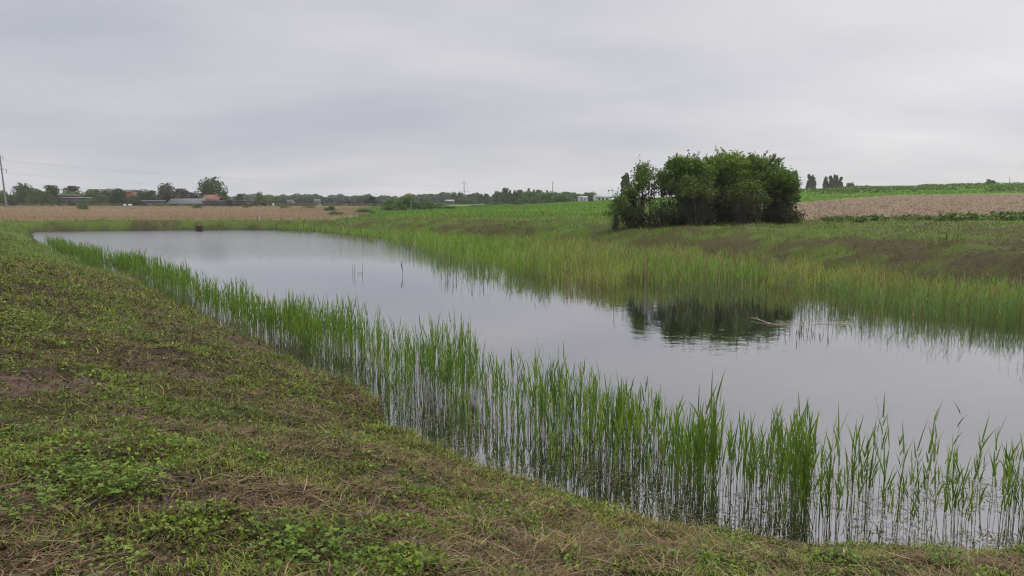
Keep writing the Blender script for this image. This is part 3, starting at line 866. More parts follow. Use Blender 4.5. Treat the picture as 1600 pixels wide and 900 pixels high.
FRONT = [at(u, v, 0) for (u, v) in ((408, 359), (470, 364), (560, 376), (630, 389), (690, 412), (780, 436), (870, 452), (950, 459), (1010, 460), (1060, 458), (1130, 460), (1190, 468), (1230, 484), (1300, 492),
                                    (1400, 504), (1500, 520), (1600, 546), (1700, 580), (1800, 625))]
def far_reeds():
    rng = np.random.default_rng(78)
    back = [(p[0] + 0.7, p[1] + 0.5) for p in BACK]
    P = [tuple(q) for q in FRONT] + back[::-1] + [(-24, 86.2), (-30, 86.5)]
    n = 760000
    xx = rng.random(n) * 56 - 32; yy = 5 + rng.random(n) * 82
    k = rng.random(n) < np.clip((22 / np.hypot(xx, yy)), 0.18, 1) ** 1.25
    xx, yy = xx[k], yy[k]
    jx = xx + (fbm(xx * .8, yy * .8, 101, 3) - .5) * 1.6; jy = yy + (fbm(xx * .8, yy * .8, 102, 3) - .5) * 1.8
    k = in_poly(jx, jy, P)
    d, _, _ = shore(xx, yy)
    k &= (d < 0.35)
    xx, yy, d = xx[k], yy[k], d[k]
    t = xx / yy
    fr = np.array(FRONT)
    fd = np.full(xx.shape, 1e9)
    for i in range(len(fr) - 1):
        a, b = fr[i], fr[i + 1]; dx, dy = b - a
        q = np.clip(((xx - a[0]) * dx + (yy - a[1]) * dy) / (dx * dx + dy * dy), 0, 1)
        fd = np.minimum(fd, np.hypot(xx - a[0] - q * dx, yy - a[1] - q * dy))
    cl = fbm(xx * 0.9, yy * 0.9, 103, 3)
    dens = np.clip(0.22 + (cl - 0.4) * 4, 0.12, 1) * np.clip(0.12 + fd / 2.2, 0, 1)
    dens = np.where(fd > 3, np.clip(dens + 0.35, 0, 1), dens)
    dens = np.where((fd < 3.2) & (t > .15) & (t < .37), dens * .36, dens)
    dens = np.where((fd < 3) & (t >= .37), dens * np.clip(.15 + (cl - .38) * 4 + fd * .12, .06, 1), dens)
    k = rng.random(len(xx)) < dens * 0.66
    xx, yy, d, fd, t, cl = xx[k], yy[k], d[k], fd[k], t[k], cl[k]
    n = len(xx); r = np.hypot(xx, yy)
    # colour regions: vivid green at the far left, olive with brown tips behind, blue-green sedge in front on the right
    frontg = sstep(0.28, 0.42, t) * sstep(3.6, 1.8, fd + 2 * (fbm(xx * .5, yy * .5, 104, 3) - .5))
    left = sstep(0.12, -0.05, t)
    ol = np.clip(fbm(xx * 0.35, yy * 0.35, 105, 3) * 2 - 0.55, 0, 1)
    c = mixc((0.15, 0.265, 0.04), (0.26, 0.31, 0.06), ol)
    vivid = np.array([0.16, 0.28, 0.034]); c = c * (1 - left[:, None] * .75) + vivid * left[:, None] * .75
    bg = np.array([0.11, 0.21, 0.045]); c = c * (1 - frontg[:, None]) + bg * frontg[:, None]
    br = rng.random(n) < 0.15 * (1 - left) * (1 - frontg) * 1.6 * sstep(.4, .6, cl)
    c = np.where(br[:, None], np.array([0.25, 0.16, 0.09]), c)
    dead = rng.random(n) < .07
    c = np.where(dead[:, None], np.array([.34, .28, .16]), c)
    c = c * (0.55 + 1.0 * rng.random(n))[:, None] * (.82 + .36 * fbm(xx * 2.2, yy * 2.2, 107, 2))[:, None]
    H = (0.52 + 0.40 * rng.random(n)) * np.interp(cl, [0.35, 0.65], [0.82, 1.12]) * (1 - .1 * frontg) * np.interp(t, [.2, .45], [1, .86])
    H = H * (1 - 0.12 * left) * np.where((t > .05) & (t < .38), np.clip(.45 + fd / 4.5, .45, 1), 1)
    sc = np.clip(r / 16, 1, 4) ** 0.8
    A = Acc()
    Pn = np.stack([xx, yy, np.zeros(n)], -1)
    cs0 = np.where((rng.random(n) < .3)[:, None], np.array([0.13, 0.09, 0.05]), c * 0.85)
    A.add(*blades(Pn - [0, 0, .05], rng.random(n) * 6.283, np.abs(rng.normal(size=n)) * 0.08, rng.normal(size=n) * 0.1, H + .05, 0.006 * sc, cs0, c, 2, roll=rng.random(n) * 3.14))
    for kx in range(3):
        tt = 0.3 + 0.22 * kx + 0.2 * rng.random(n)
        B = Pn + np.stack([np.zeros(n), np.zeros(n), H * tt], -1)
        A.add(*blades(B, rng.random(n) * 6.283, 0.1 + 0.3 * rng.random(n) + 0.15 * frontg, 0.1 + 0.5 * rng.random(n) ** 2, H * (0.28 + 0.22 * rng.random(n)), 0.0105 * sc * (1 - .3 * frontg), c * 0.85, c, 2, roll=rng.normal(size=n) * .7))
    # a few outliers standing in open water
    o = A.build('far_reed_bed', M_REED)
    tag(o, 'wide yellow-green reed bed along the opposite bank of the pond', 'reeds', kind='stuff')
    A = Acc()
    pts = []
    for (u, v, sp, m) in ((700, 434, 14, 22), (560, 384, 30, 14), (745, 440, 20, 12), (1140, 515, 26, 4), (1100, 472, 70, 90), (1040, 468, 40, 40), (1160, 480, 40, 50), (1260, 498, 60, 40), (845, 452, 12, 8), (480, 366, 30, 12), (640, 397, 20, 14)):
        for _ in range(m):
            q = at(u + rng.normal() * sp * .6, v + rng.normal() * (8 if m > 30 else 4), 0); pts.append((q[0], q[1], 0))
    P2 = np.array(pts); m = len(P2)
    c = np.tile(np.array([0.09, 0.11, 0.05]), (m, 1)) * (0.6 + 0.6 * rng.random(m))[:, None]
    A.add(*blades(P2, rng.random(m) * 6.283, np.abs(rng.normal(size=m)) * 0.06, 0, 0.4 + 0.35 * rng.random(m), 0.013, c, c, 2, roll=rng.random(m) * 3))
    A.add(*blades(P2 + [0, 0, .3], rng.random(m) * 6.283, 0.2, 0.3, 0.25, 0.018, c * 1.8, c * 1.2, 2))
    o = A.build('outlying_reeds', M_REED)
    tag(o, 'thin scattered reeds standing in open water before the opposite reed bed', 'reeds', kind='stuff')
far_reeds()

# twigs poking out of the middle of the pond
def twigs():
    for (u, v, h, lab, bar) in ((551, 429, .42, 'leftmost dark twig sticking out of the open water', 0), (554, 431, .5, 'second dark twig from the left in open water', 0),
                                (566, 428, .45, 'dark twig with a side branch at the water surface', 1), (629, 430, .62, 'lone thicker leaf-like twig in open water nearer the far reeds', 2)):
        p = at(u, v, 0)
        paths = [([(0, 0, -.2), (0.01, 0, h * .5), (0.02, 0.01, h)], [0.009, 0.008, 0.004])]
        if bar == 1: paths.append(([(-.22, 0, .04), (0, 0, .05)], [0.008, 0.01]))
        if bar == 2: paths.append(([(0, 0, h * .35), (-.05, 0, h * .7), (-.04, 0, h * .92)], [0.008, 0.02, 0.004]))
        V, Q = tube(paths, 5)
        o = build('twig', V, [Q], M_BARK); o.location = (p[0], p[1], 0)
        tag(o, lab, 'twig', 'twigs in open water')
twigs()

# ------------------------------------------------------------------ floating bits by the near reeds
def debris():
    rng = np.random.default_rng(6)
    n = 22000
    s = cum[2] - 1.5 + rng.random(n) ** 1.3 * 24
    o = rng.random(n) ** 1.4 * 2.0
    p = shore_pt(s, o)
    d, _, _ = shore(p[:, 0], p[:, 1])
    k = (d < -0.02) & (fbm(p[:, 0] * 2, p[:, 1] * 2, 7, 3) > 0.45)
    p = p[k]; n = len(p)
    c = mixc((0.11, 0.12, 0.05), (0.28, 0.24, 0.16), rng.random(n)) * (0.5 + 0.8 * rng.random(n))[:, None]
    A = Acc()
    P = np.stack([p[:, 0], p[:, 1], 0.002 + 0.004 * rng.random(n)], -1)
    A.add(*blades(P, rng.random(n) * 6.283, 1.55, 0.02, 0.02 + 0.09 * rng.random(n) ** 2, 0.004 + 0.008 * rng.random(n), c, c, 2, daz=rng.normal(size=n)))
    o_ = A.build('floating_debris', M_STRAW)
    tag(o_, 'broken reed bits and scum floating along the near waterline', 'debris', kind='stuff')
    # mat of pale dead reeds floating in front of the opposite bed
    A = Acc(); n = 60
    P = []
    for _ in range(n):
        q = at(1190 + rng.random() * 130, 506 + rng.normal() * 1.5, 0); P.append((q[0], q[1], 0.01))
    c = np.tile(np.array([0.42, 0.36, 0.26]), (n, 1)) * (0.5 + 0.6 * rng.random(n))[:, None]
    A.add(*blades(np.array(P), rng.normal(size=n) * .25, 1.55, 0.0, 0.3 + .5 * rng.random(n), 0.014, c, c, 2, daz=rng.normal(size=n) * .3))
    o_ = A.build('floating_straw', M_STRAW)
    tag(o_, 'pale dead reed straw floating before the opposite reed bed', 'straw', kind='stuff')
    p = at(1173, 499, 0); q = at(1206, 506, 0)
    dx, dy = q[0] - p[0], q[1] - p[1]
    V, Q = tube([([(0, 0, .05), (dx * .4, dy * .4, .04), (dx, dy, -.01), (dx * 1.5, dy * 1.3, -.03)], [.006, .010, .012, .012]), ([(dx * .4, dy * .4, .04), (dx * .3, dy * .2, .1)], [.007, .003])], 6)
    o_ = build('branch', V, [Q], mat_flat('pale_wood', (0.33, 0.29, 0.23), .8, .2, 8)); o_.location = (p[0], p[1], 0)
    tag(o_, 'pale bare branch half afloat in the dark tree reflection', 'branch')
debris()

# ------------------------------------------------------------------ vegetation of the far banks and fields
def far_cover():
    rng = np.random.default_rng(12)
    # opposite bank
    n = 1100000
    x = rng.random(n) * 110 - 55; y = 6 + rng.random(n) * 115
    d, T, _ = shore(x, y)
    r = np.hypot(x, y)
    k = (d > 0.05) & (d < 26) & ((x > 5) | (y > 62) | (x / y > -0.02)) & (y > 8) & (np.abs(x / y) < 0.95) & ~((x / y > PLx0) & (y > 56)) & ~((x < -25) & (y > 60) & (d > 8.5))
    k &= rng.random(n) < np.clip(30 / r, .25, 1)
    x, y, d, r, T = x[k], y[k], d[k], r[k], T[k]
    g = fbm(x * .35, y * .35, 111); gs = fbm(x * 1.4, y * 1.4, 112, 3)
    gg = 0.5 * g + 0.5 * gs
    k = rng.random(len(x)) < np.clip(0.35 + 2.5 * (gg - .4), 0.15, 1)
    x, y, d, r, g, gs, gg = (q[k] for q in (x, y, d, r, g, gs, gg)); n = len(x)
    z = ground_z(x, y)
    sc = np.clip(r / 9, 1, 9) ** 0.72
    top = sstep(3.5, 8, d)                                      # greener on the flat top
    kk = np.clip((gg - .42) * 7 + top * 0.55 - 0.30 + 0.5 * sstep(45, 75, r), 0, 1)
    c = mixc((0.125, 0.10, 0.036), (0.13, 0.20, 0.022), np.clip(.56 + kk + 0.9 * (rng.random(n) - .5), 0, 1)) * (0.45 + .95 * rng.random(n))[:, None]
    pale = rng.random(n) < .30 * sstep(.48, .62, fbm(x * .9 + 7, y * .9, 115, 3))
    c = np.where(pale[:, None], np.array([.27, .205, .115]) * (.6 + .6 * rng.random(n))[:, None], c)
    A = Acc()
    A.add(*blades(np.stack([x, y, z - .01], -1), rng.random(n) * 6.283, 0.2 + rng.random(n) * 1.0, .3 + rng.random(n), (0.03 + .075 * rng.random(n) ** 1.5) * sc * (.5 + 1.2 * sstep(.42, .65, gs)), (.005 + .005 * rng.random(n)) * sc, c * .9, c, 2))
    o = A.build('bank_herbage', M_GRASS)
    tag(o, 'mown brown and green grass covering the opposite bank', 'grass', kind='stuff')
    # meadow
    n = 150000
    yy = 62 + 190 * rng.random(n) ** 1.5; t = -0.2 + rng.random(n) * 1.1
    x = t * yy
    k = (yy > 64 + np.clip(-t * 110, 0, 60)) & ~((t > PLx0) & (yy < plough_far(t)))
    x, yy, t = x[k], yy[k], t[k]; n = len(x)
    z = ground_z(x, yy)
    gm = fbm(x * .06, yy * .15, 44)
    c = mixc((0.07, 0.17, 0.018), (0.17, 0.27, 0.03), np.clip(gm * 2 - .5 + .3 * (rng.random(n) - .5), 0, 1)) * (0.75 + .5 * rng.random(n))[:, None]
    sc = yy / 60
    A = Acc()
    A.add(*blades(np.stack([x, yy, z - .02], -1), rng.random(n) * 6.283, rng.random(n) * .5, .3 + .6 * rng.random(n), (.12 + .12 * rng.random(n)) * sc ** .5, .035 * sc, c * .9, c, 2))
    o = A.build('meadow_grass', M_GRASS)
    tag(o, 'fresh green grass of the meadow behind the bank and on the hill', 'grass', kind='stuff')
    # dry field
    n = 150000
    yy = 66 + 215 * rng.random(n) ** 1.3; t = -0.92 + rng.random(n) * .75
    x = t * yy; d, _, _ = shore(x, yy)
    k = (d > 8.5) & (x < -25) & (t < -0.185)
    x, yy = x[k], yy[k]; n = len(x); z = ground_z(x, yy)
    gm = fbm(x * .04, yy * .04, 54)
    c = mixc((0.36, 0.28, 0.18), (0.27, 0.20, 0.13), gm) * (0.7 + .55 * rng.random(n))[:, None]
    c = np.where((rng.random(n) < .12 * sstep(.5, .6, gm))[:, None], np.array([.14, .15, .05]), c)
    A = Acc()
    A.add(*blades(np.stack([x, yy, z - .02], -1), rng.random(n) * 6.283, rng.random(n) * .3, .3 * rng.random(n), .28 + .3 * rng.random(n), .03 * yy / 70, c, c, 2))
    o = A.build('dry_grass', M_STRAW)
    tag(o, 'tan dry grass of the flat field beyond the far end of the pond', 'grass', kind='stuff')
    # clods on the ploughed field
    n = 26000
    yy = 56 + 96 * rng.random(n) ** 1.4; t = PLx0 + rng.random(n) * .6
    k = yy < plough_far(t) - 1
    yy = yy[k]; t = t[k]; n = len(yy); x = t * yy; z = ground_z(x, yy)
    c = np.array([0.175, 0.13, 0.09]) * (0.55 + .8 * rng.random(n))[:, None]
    s = (.05 + .12 * rng.random(n) ** 2)
    A = Acc()
    V0 = np.array([[1, 0, 0], [0, 1, 0], [-1, 0, 0], [0, -1, 0], [0, 0, .8]], float)
    V = (V0[None] * s[:, None, None] * (0.7 + .6 * rng.random((n, 5, 1))) + np.stack([x, yy, z - .01], -1)[:, None]).reshape(-1, 3)
    Tt = ((np.arange(n) * 5)[:, None, None] + np.array([[0, 1, 4], [1, 2, 4], [2, 3, 4], [3, 0, 4]])[None]).reshape(-1, 3)
    A.add(V, np.zeros((0, 4), int), Tt, np.repeat(c, 5, axis=0))
    o = A.build('soil_clods', M_FIELD)
    tag(o, 'loose brown clods strewn over the ploughed field', 'soil', kind='stuff')
far_cover()

# ------------------------------------------------------------------ trees
def thicket_tree(name, u, topv, wpx, y, seed, label, leafn, bare=0.0, stems=6, cat='tree', leafcol=None, lowleaf=0.35, group='trees of the thicket on the opposite bank'):
    """many-stemmed tree: stems fan from the foot to leaf clumps filling a domed crown"""
    rng = np.random.default_rng(seed)
    x = atY(u, y); z0 = gz(x, y); H = zv(topv, y) - z0; R = wpx / F * y / 2
    root = empty(name, (x, y, z0), 0, label, cat, group)
    m = int(26 + 27 * R) if R > 1.1 else int(12 + 22 * R)
    fs = .34 if R > 1.1 else .75
    a = rng.random(m) * 6.283; q = rng.random(m) ** .5
    hmax = H * (1 - .24 * q ** 2.6) - .32
    h = hmax * (1 - .72 * rng.random(m) ** 1.7)
    cx, cy = np.cos(a) * q * R * .92, np.sin(a) * q * R * .92
    cr = (.24 + .26 * rng.random(m)) * min(1, R)
    foot = [(math.cos(t) * R * fs * rng.random(), math.sin(t) * R * fs * rng.random()) for t in rng.random(stems) * 6.283]
    paths = []; shoots = []
    for i in range(m):
        f = foot[int(np.argmin([(f[0] * 2 - cx[i]) ** 2 + (f[1] * 2 - cy[i]) ** 2 + rng.random() * R for f in foot]))]
        P0 = np.array([f[0] + rng.normal() * .05, f[1] + rng.normal() * .05, -.15]); P3 = np.array([cx[i], cy[i], h[i]])
        pts = []
        for t in (0, .18, .38, .58, .8, 1):
            p = P0 * (1 - t) + P3 * t; sw = t ** 1.6 - t
            p[0] += (P3[0] - P0[0]) * sw * .8; p[1] += (P3[1] - P0[1]) * sw * .8
            if 0 < t < 1: p += rng.normal(size=3) * .06 * H / 4
            pts.append(p)
        r0 = .011 + .018 * rng.random() + (.02 if i < stems else 0)
        paths.append((pts, np.linspace(r0, .006, 6)))
        for _ in range(3):      # side twigs
            k = int(rng.integers(1, 5)); b = pts[k]; d = rng.normal(size=3) * .35 + np.array([b[0], b[1], 0]) * .25 + np.array([0, 0, .45])
            paths.append(([b, b + d * .5 + rng.normal(size=3) * .04, b + d], [.009, .006, .003]))
        if h[i] > H * .45:
            for _ in range(5):
                b = P3 + rng.normal(size=3) * cr[i] * .6; d = np.array([rng.normal() * .14, rng.normal() * .14, .16 + .26 * rng.random() ** 2]) * min(1, H / 4)
                paths.append(([b, b + d * .5, b + d], [.007, .005, .002])); shoots.append((b, d, i))
    V, Q = tube(paths, 4)
    build('trunk', V, [Q], M_BARK, None, root)
    n = leafn
    full = sstep(.42, .68, h / H + .18 * q)
    wgt = cr ** 2 * (lowleaf * .5 + full) ** 1.0 * (1 - bare * rng.random(m))
    idx = rng.choice(m, n, p=wgt / wgt.sum())
    v = rng.normal(size=(n, 3)); v /= np.linalg.norm(v, axis=1)[:, None]
    L = np.stack([cx[idx], cy[idx], h[idx]], -1) + v * (cr[idx] * (.35 + .9 * rng.random(n)))[:, None] * np.array([1.15, 1.15, .9])
    if shoots:
        ns = n // 4; si = rng.integers(0, len(shoots), ns)
        sb = np.array([t[0] for t in shoots]); sd_ = np.array([t[1] for t in shoots])
        L2 = sb[si] + sd_[si] * rng.random((ns, 1)) + rng.normal(size=(ns, 3)) * .045
        L = np.concatenate([L, L2]); idx = np.concatenate([idx, np.array([t[2] for t in shoots])[si]])
    n = len(L); L[:, 2] = np.clip(L[:, 2], .06, None)
    ct = rng.random(m)
    lc = leafcol if leafcol is not None else ((0.07, 0.135, 0.022), (0.185, 0.27, 0.038))
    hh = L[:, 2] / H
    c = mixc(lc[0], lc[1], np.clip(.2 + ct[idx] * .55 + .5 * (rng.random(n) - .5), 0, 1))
    lit_top = np.clip(sstep(.30, .72, hh + .25 * (ct[idx] - .5)) + .2 * (rng.random(n) - .5), 0, 1)   # brownish low leaves; shaded foot and lit crown top put into leaf colour
    c = mixc(np.array([0.06, 0.06, 0.034]), np.zeros(3), lit_top) + c * lit_top[:, None]
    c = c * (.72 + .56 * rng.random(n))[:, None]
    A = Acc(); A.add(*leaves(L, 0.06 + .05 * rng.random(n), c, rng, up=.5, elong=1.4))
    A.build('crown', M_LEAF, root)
    return root

green1 = ((0.05, 0.10, 0.02), (0.13, 0.20, 0.03))
thicket_tree('tree', 1068, 240, 90, 49, 1, 'rounded leafy tree forming the left shoulder of the big thicket', 17000, 0.1, 9, lowleaf=1.1)
thicket_tree('tree', 1106, 246, 80, 51.5, 2, 'leafy tree in the thicket just left of its tallest crown', 15000, 0.1, 8, lowleaf=1.1)
thicket_tree('tree', 1134, 235, 80, 49.5, 3, 'tallest crown in the middle of the thicket, pale fresh green top', 19000, 0.0, 9, lowleaf=1.1, leafcol=((0.10, 0.18, 0.025), (0.25, 0.33, 0.042)))
thicket_tree('tree', 1183, 238, 84, 50, 4, 'broad leafy tree right of the tallest crown in the thicket', 18000, 0.05, 9, lowleaf=1.1)
thicket_tree('tree', 1213, 260, 56, 49, 5, 'lower leafy tree closing the thicket on its right', 11000, 0.15, 8, lowleaf=1.1)
thicket_tree('tree', 1085, 272, 66, 47.2, 6, 'dark bare-stemmed tree at the front of the thicket below the left crown', 2200, .7, 14, lowleaf=.5, leafcol=((0.07, 0.10, 0.022), (0.15, 0.21, 0.032)))
thicket_tree('tree', 1160, 276, 66, 47.2, 7, 'dark bare-stemmed tree at the front of the thicket below the right crown', 2200, .7, 14, lowleaf=.5, leafcol=((0.07, 0.10, 0.022), (0.15, 0.21, 0.032)))
thicket_tree('tree', 1006, 252, 50, 49, 8, 'sparse half-bare tree with open twigs left of the thicket', 2600, 0.9, 8, lowleaf=.5)
thicket_tree('tree', 964, 298, 36, 48, 9, 'small spindly bush-like tree at the left end of the group', 1300, .3, 2, lowleaf=.9)
thicket_tree('tree', 981, 287, 26, 50.5, 10, 'small green tree between the spindly one and the half-bare one', 2200, .1, 3, lowleaf=1.1)
thicket_tree('shrub', 1226, 322, 44, 48.5, 12, 'low brown-stemmed shrub at the right foot of the thicket', 1300, .3, 9, 'shrub', ((0.09, 0.075, 0.045), (0.10, 0.12, 0.04)), 1.5)
thicket_tree('shrub', 1032, 318, 44, 47.5, 13, 'low green shrub under the gap left of the thicket', 1500, .1, 7, 'shrub', ((0.06, 0.09, 0.03), (0.10, 0.15, 0.04)), 1.5)
thicket_tree('shrub', 992, 322, 36, 48, 14, 'low dark shrub at the foot of the half-bare tree', 1400, .1, 7, 'shrub', ((0.045, 0.06, 0.025), (0.08, 0.11, 0.03)), 1.5)

for i, (u, v, w_, lab) in enumerate(((1056, 326, 44, 'low dark shrub at the foot of the thicket under its left shoulder'), (1092, 322, 46, 'low dark shrub at the foot of the thicket left of its middle'),
                                  (1128, 325, 46, 'low dark shrub at the foot of the thicket under the tallest crown'), (1165, 322, 46, 'low dark shrub at the foot of the thicket right of its middle'),
                                  (1200, 320, 46, 'low dark shrub at the right end of the thicket beside the brown one'))):
    thicket_tree('shrub', u, v, w_, 49.5 - (i % 2) * 1.6, 30 + i, lab, 1100, .3, 8, 'shrub', ((0.055, 0.075, 0.025), (0.10, 0.14, 0.035)), 2.0)

# -------- background trees: crown of leaf clumps on a tapered trunk, unit height, width w
def crown_points(kind, rng, n, ratio):
    """ratio = width / height; crown in unit height"""
    if kind == 'poplar':
        z0, m, cr = 0.10, 26, 0.13
    elif kind == 'pine':
        z0, m, cr = 0.16, 34, 0.11
    elif kind == 'bush':
        z0, m, cr = 0.02, 26, 0.24
    else:
        z0, m, cr = 0.06, 40, 0.20
    cs = []
    for i in range(m):
        t = rng.random()
        if kind == 'poplar': env = 0.5 * math.sin(math.pi * min(1, max(0.06, t * .9 + .1))) ** .55
        elif kind == 'pine': env = 0.5 * (1 - t) ** .85 + .02
        elif kind == 'bush': env = 0.5 * math.sqrt(max(0.02, 1 - t * t * .95))
        else: env = 0.5 * math.sqrt(max(0.05, 1 - (2 * t - .9) ** 2 * .9))
        a = rng.random() * 6.283; q = env * ratio * math.sqrt(rng.random()) * .85
        cs.append((math.cos(a) * q, math.sin(a) * q, z0 + (1 - z0 - cr * .35) * t, cr * (.7 + .6 * rng.random()) * (1 if kind not in ('pine',) else (1.2 - t))))
    cs = np.array(cs)
    idx = rng.integers(0, m, n)
    v = rng.normal(size=(n, 3)); v /= np.linalg.norm(v, axis=1)[:, None]
    rr = cs[idx, 3] * (0.45 + .65 * rng.random(n))
    sq = np.array([min(1, ratio * 1.3), min(1, ratio * 1.3), 0.85])
    P = cs[idx, :3] + v * rr[:, None] * sq
    P[:, 2] = np.clip(P[:, 2], z0 * .5, 1.0)
    return P, idx, cs

BGM = {}
def bg_tree(kind, seed, ratio, c0, c1, leaf=0.05, n=1700, gap=0.0):
    key = (kind, seed, ratio, c0, c1, leaf, n)
    if key in BGM: return BGM[key]
    rng = np.random.default_rng(seed * 7 + 1)
    P, idx, cs = crown_points(kind, rng, n, ratio)
    ct = rng.random(len(cs))
    c = mixc(c0, c1, np.clip(ct[idx] * .8 + .4 * rng.random(n) - .1, 0, 1)) * (.8 + .4 * rng.random(n))[:, None]
    A = Acc(); A.add(*leaves(P, leaf * (.6 + .8 * rng.random(n)), c, rng, up=.4, elong=1.25))
    paths = [([(0, 0, -.08), (0.01, 0, .25), (-.01, .01, .6), (0, 0, .88)], [.022, .017, .010, .003])]
    for q in cs[::2]:
        zz = max(.08, q[2] - .22)
        paths.append(([(0, 0, zz), (q[0] * .5, q[1] * .5, (zz + q[2]) / 2), (q[0], q[1], q[2])], [.009, .006, .002]))
    V, Q = tube(paths, 4)
    r = empty('x', (0, 0, 0))
    cr = A.build('crown', M_LEAF, r); tr = build('trunk', V, [Q], M_BARK, None, r)
    BGM[key] = [r, False]
    return BGM[key]

G_D = ((0.045, 0.085, 0.024), (0.08, 0.13, 0.03)); G_M = ((0.06, 0.12, 0.025), (0.12, 0.19, 0.035)); G_L = ((0.10, 0.16, 0.03), (0.18, 0.25, 0.045))
G_B = ((0.075, 0.07, 0.035), (0.13, 0.11, 0.05)); G_G = ((0.06, 0.075, 0.045), (0.10, 0.12, 0.07))
def place_tree(name, kind, u, topv, wpx, y, cols, label, group=None, seed=1, basev=None, cat=None):
    x = atY(u, y); z0 = gz(x, y)
    H = zv(topv, y) - z0; Wd = wpx / F * y
    ratio = {'poplar': .3, 'pine': .42, 'bush': 1.3, 'round': .85}[kind]
    wpx = wpx * (1.0 if kind == 'poplar' else 1.18); Wd = wpx / F * y
    if kind == 'bush': H *= 1.25
    n = 3400 if wpx > 22 else 2000
    ent = bg_tree(kind, seed, ratio, cols[0], cols[1], .05 if n > 2000 else .065, n)
    if ent[1]: o = copy_tree(ent[0])
    else: o = ent[0]; ent[1] = True
    o.name = name
    s = Wd / ratio
    o.location = (x, y, z0 - .1); o.scale = (s, s, H + .1); o.rotation_euler = (0, 0, (u * 1.7) % 6.28)
    tag(o, label, cat or ('bush' if kind == 'bush' else 'tree'), group)
    return o

GL = 'trees around the farm buildings on the left'
T = [
 ('bush', 'bush', 4, 302, 26, 300, G_M, 'low green bush at the left frame edge under the leaning pole', GL),
 ('bush', 'bush', 24, 307, 22, 300, G_D, 'dark low bush just right of the leaning pole', GL),
 ('deciduous_tree', 'round', 45, 286, 26, 310, G_D, 'tall dark tree nearest to the leaning pole', GL),
 ('bush', 'bush', 62, 300, 26, 300, G_M, 'green bush at the right of the first tall dark tree', GL),
 ('deciduous_tree', 'round', 86, 290, 26, 305, G_D, 'dark round tree left of the first shed', GL),
 ('bush', 'bush', 82, 306, 24, 295, G_D, 'dark bush under the tree left of the first shed', GL),
 ('deciduous_tree', 'round', 122, 291, 28, 330, G_B, 'brownish tree standing behind the first shed', GL),
 ('deciduous_tree', 'round', 152, 296, 26, 305, G_M, 'green tree right beside the first shed', GL),
 ('deciduous_tree', 'round', 172, 295, 20, 310, G_B, 'reddish-brown tree between two green ones right of the first shed', GL),
 ('deciduous_tree', 'round', 190, 295, 24, 305, G_D, 'dark green tree left of the brick house', GL),
 ('bush', 'bush', 160, 307, 30, 296, G_M, 'wide green bush under the trees left of the brick house', GL),
 ('deciduous_tree', 'round', 228, 296, 18, 308, G_D, 'narrow dark tree right of the brick house', GL),
 ('deciduous_tree', 'round', 244, 298, 20, 308, G_D, 'small dark tree left of the grey willow', GL),
 ('bush', 'bush', 216, 308, 22, 297, G_D, 'dark bush in front of the brick house', GL),
 ('willow_tree', 'round', 265, 286, 28, 300, G_G, 'grey-green willow behind the left end of the long grey shed', GL),
 ('willow_tree', 'round', 287, 295, 26, 303, G_G, 'lower grey-green tree leaning over the long grey shed', GL),
 ('deciduous_tree', 'round', 304, 301, 20, 320, G_G, 'small grey tree behind the right end of the long grey shed', GL),
 ('deciduous_tree', 'round', 335, 277, 38, 315, G_D, 'biggest round tree rising behind the red-roofed house', GL),
 ('deciduous_tree', 'round', 355, 300, 16, 300, G_D, 'small dark tree at the right foot of the biggest tree', GL),
 ('deciduous_tree', 'round', 378, 303, 12, 380, G_D, 'small far tree seen over the open shelter', GL),
 ('deciduous_tree', 'round', 409, 300, 11, 350, G_D, 'small dark tree left of the pale green bush by the poles', GL),
 ('bush', 'bush', 414, 309, 22, 290, G_M, 'green bush right of the open shelter', GL),
 ('bush', 'bush', 430, 308, 22, 292, G_L, 'pale green bush by the thin poles right of the shelter', GL),
]
GF = 'bushes scattered on the dry field'
T += [
 ('bush', 'bush', 135, 319, 15, 215, G_M, 'small bush on the dry field in front of the first shed', GF),
 ('bush', 'bush', 312, 320, 14, 240, G_M, 'small bush before the right end of the long grey shed', GF),
 ('bush', 'bush', 388, 321, 12, 250, G_L, 'small bright bush in front of the open shelter', GF),
 ('bush', 'bush', 447, 322, 13, 240, G_M, 'round bush on the dry field right of the white things', GF),
 ('bush', 'bush', 487, 323, 22, 235, G_M, 'wide bush on the dry field, middle of the right three', GF),
 ('bush', 'bush', 518, 323, 18, 180, G_M, 'round dark bush nearest the right end of the dry field', GF),
 ('bush', 'bush', 528, 331, 24, 130, G_L, 'low olive bush where the dry field meets the bank', GF),
]
GC = 'trees and bushes in the middle distance'
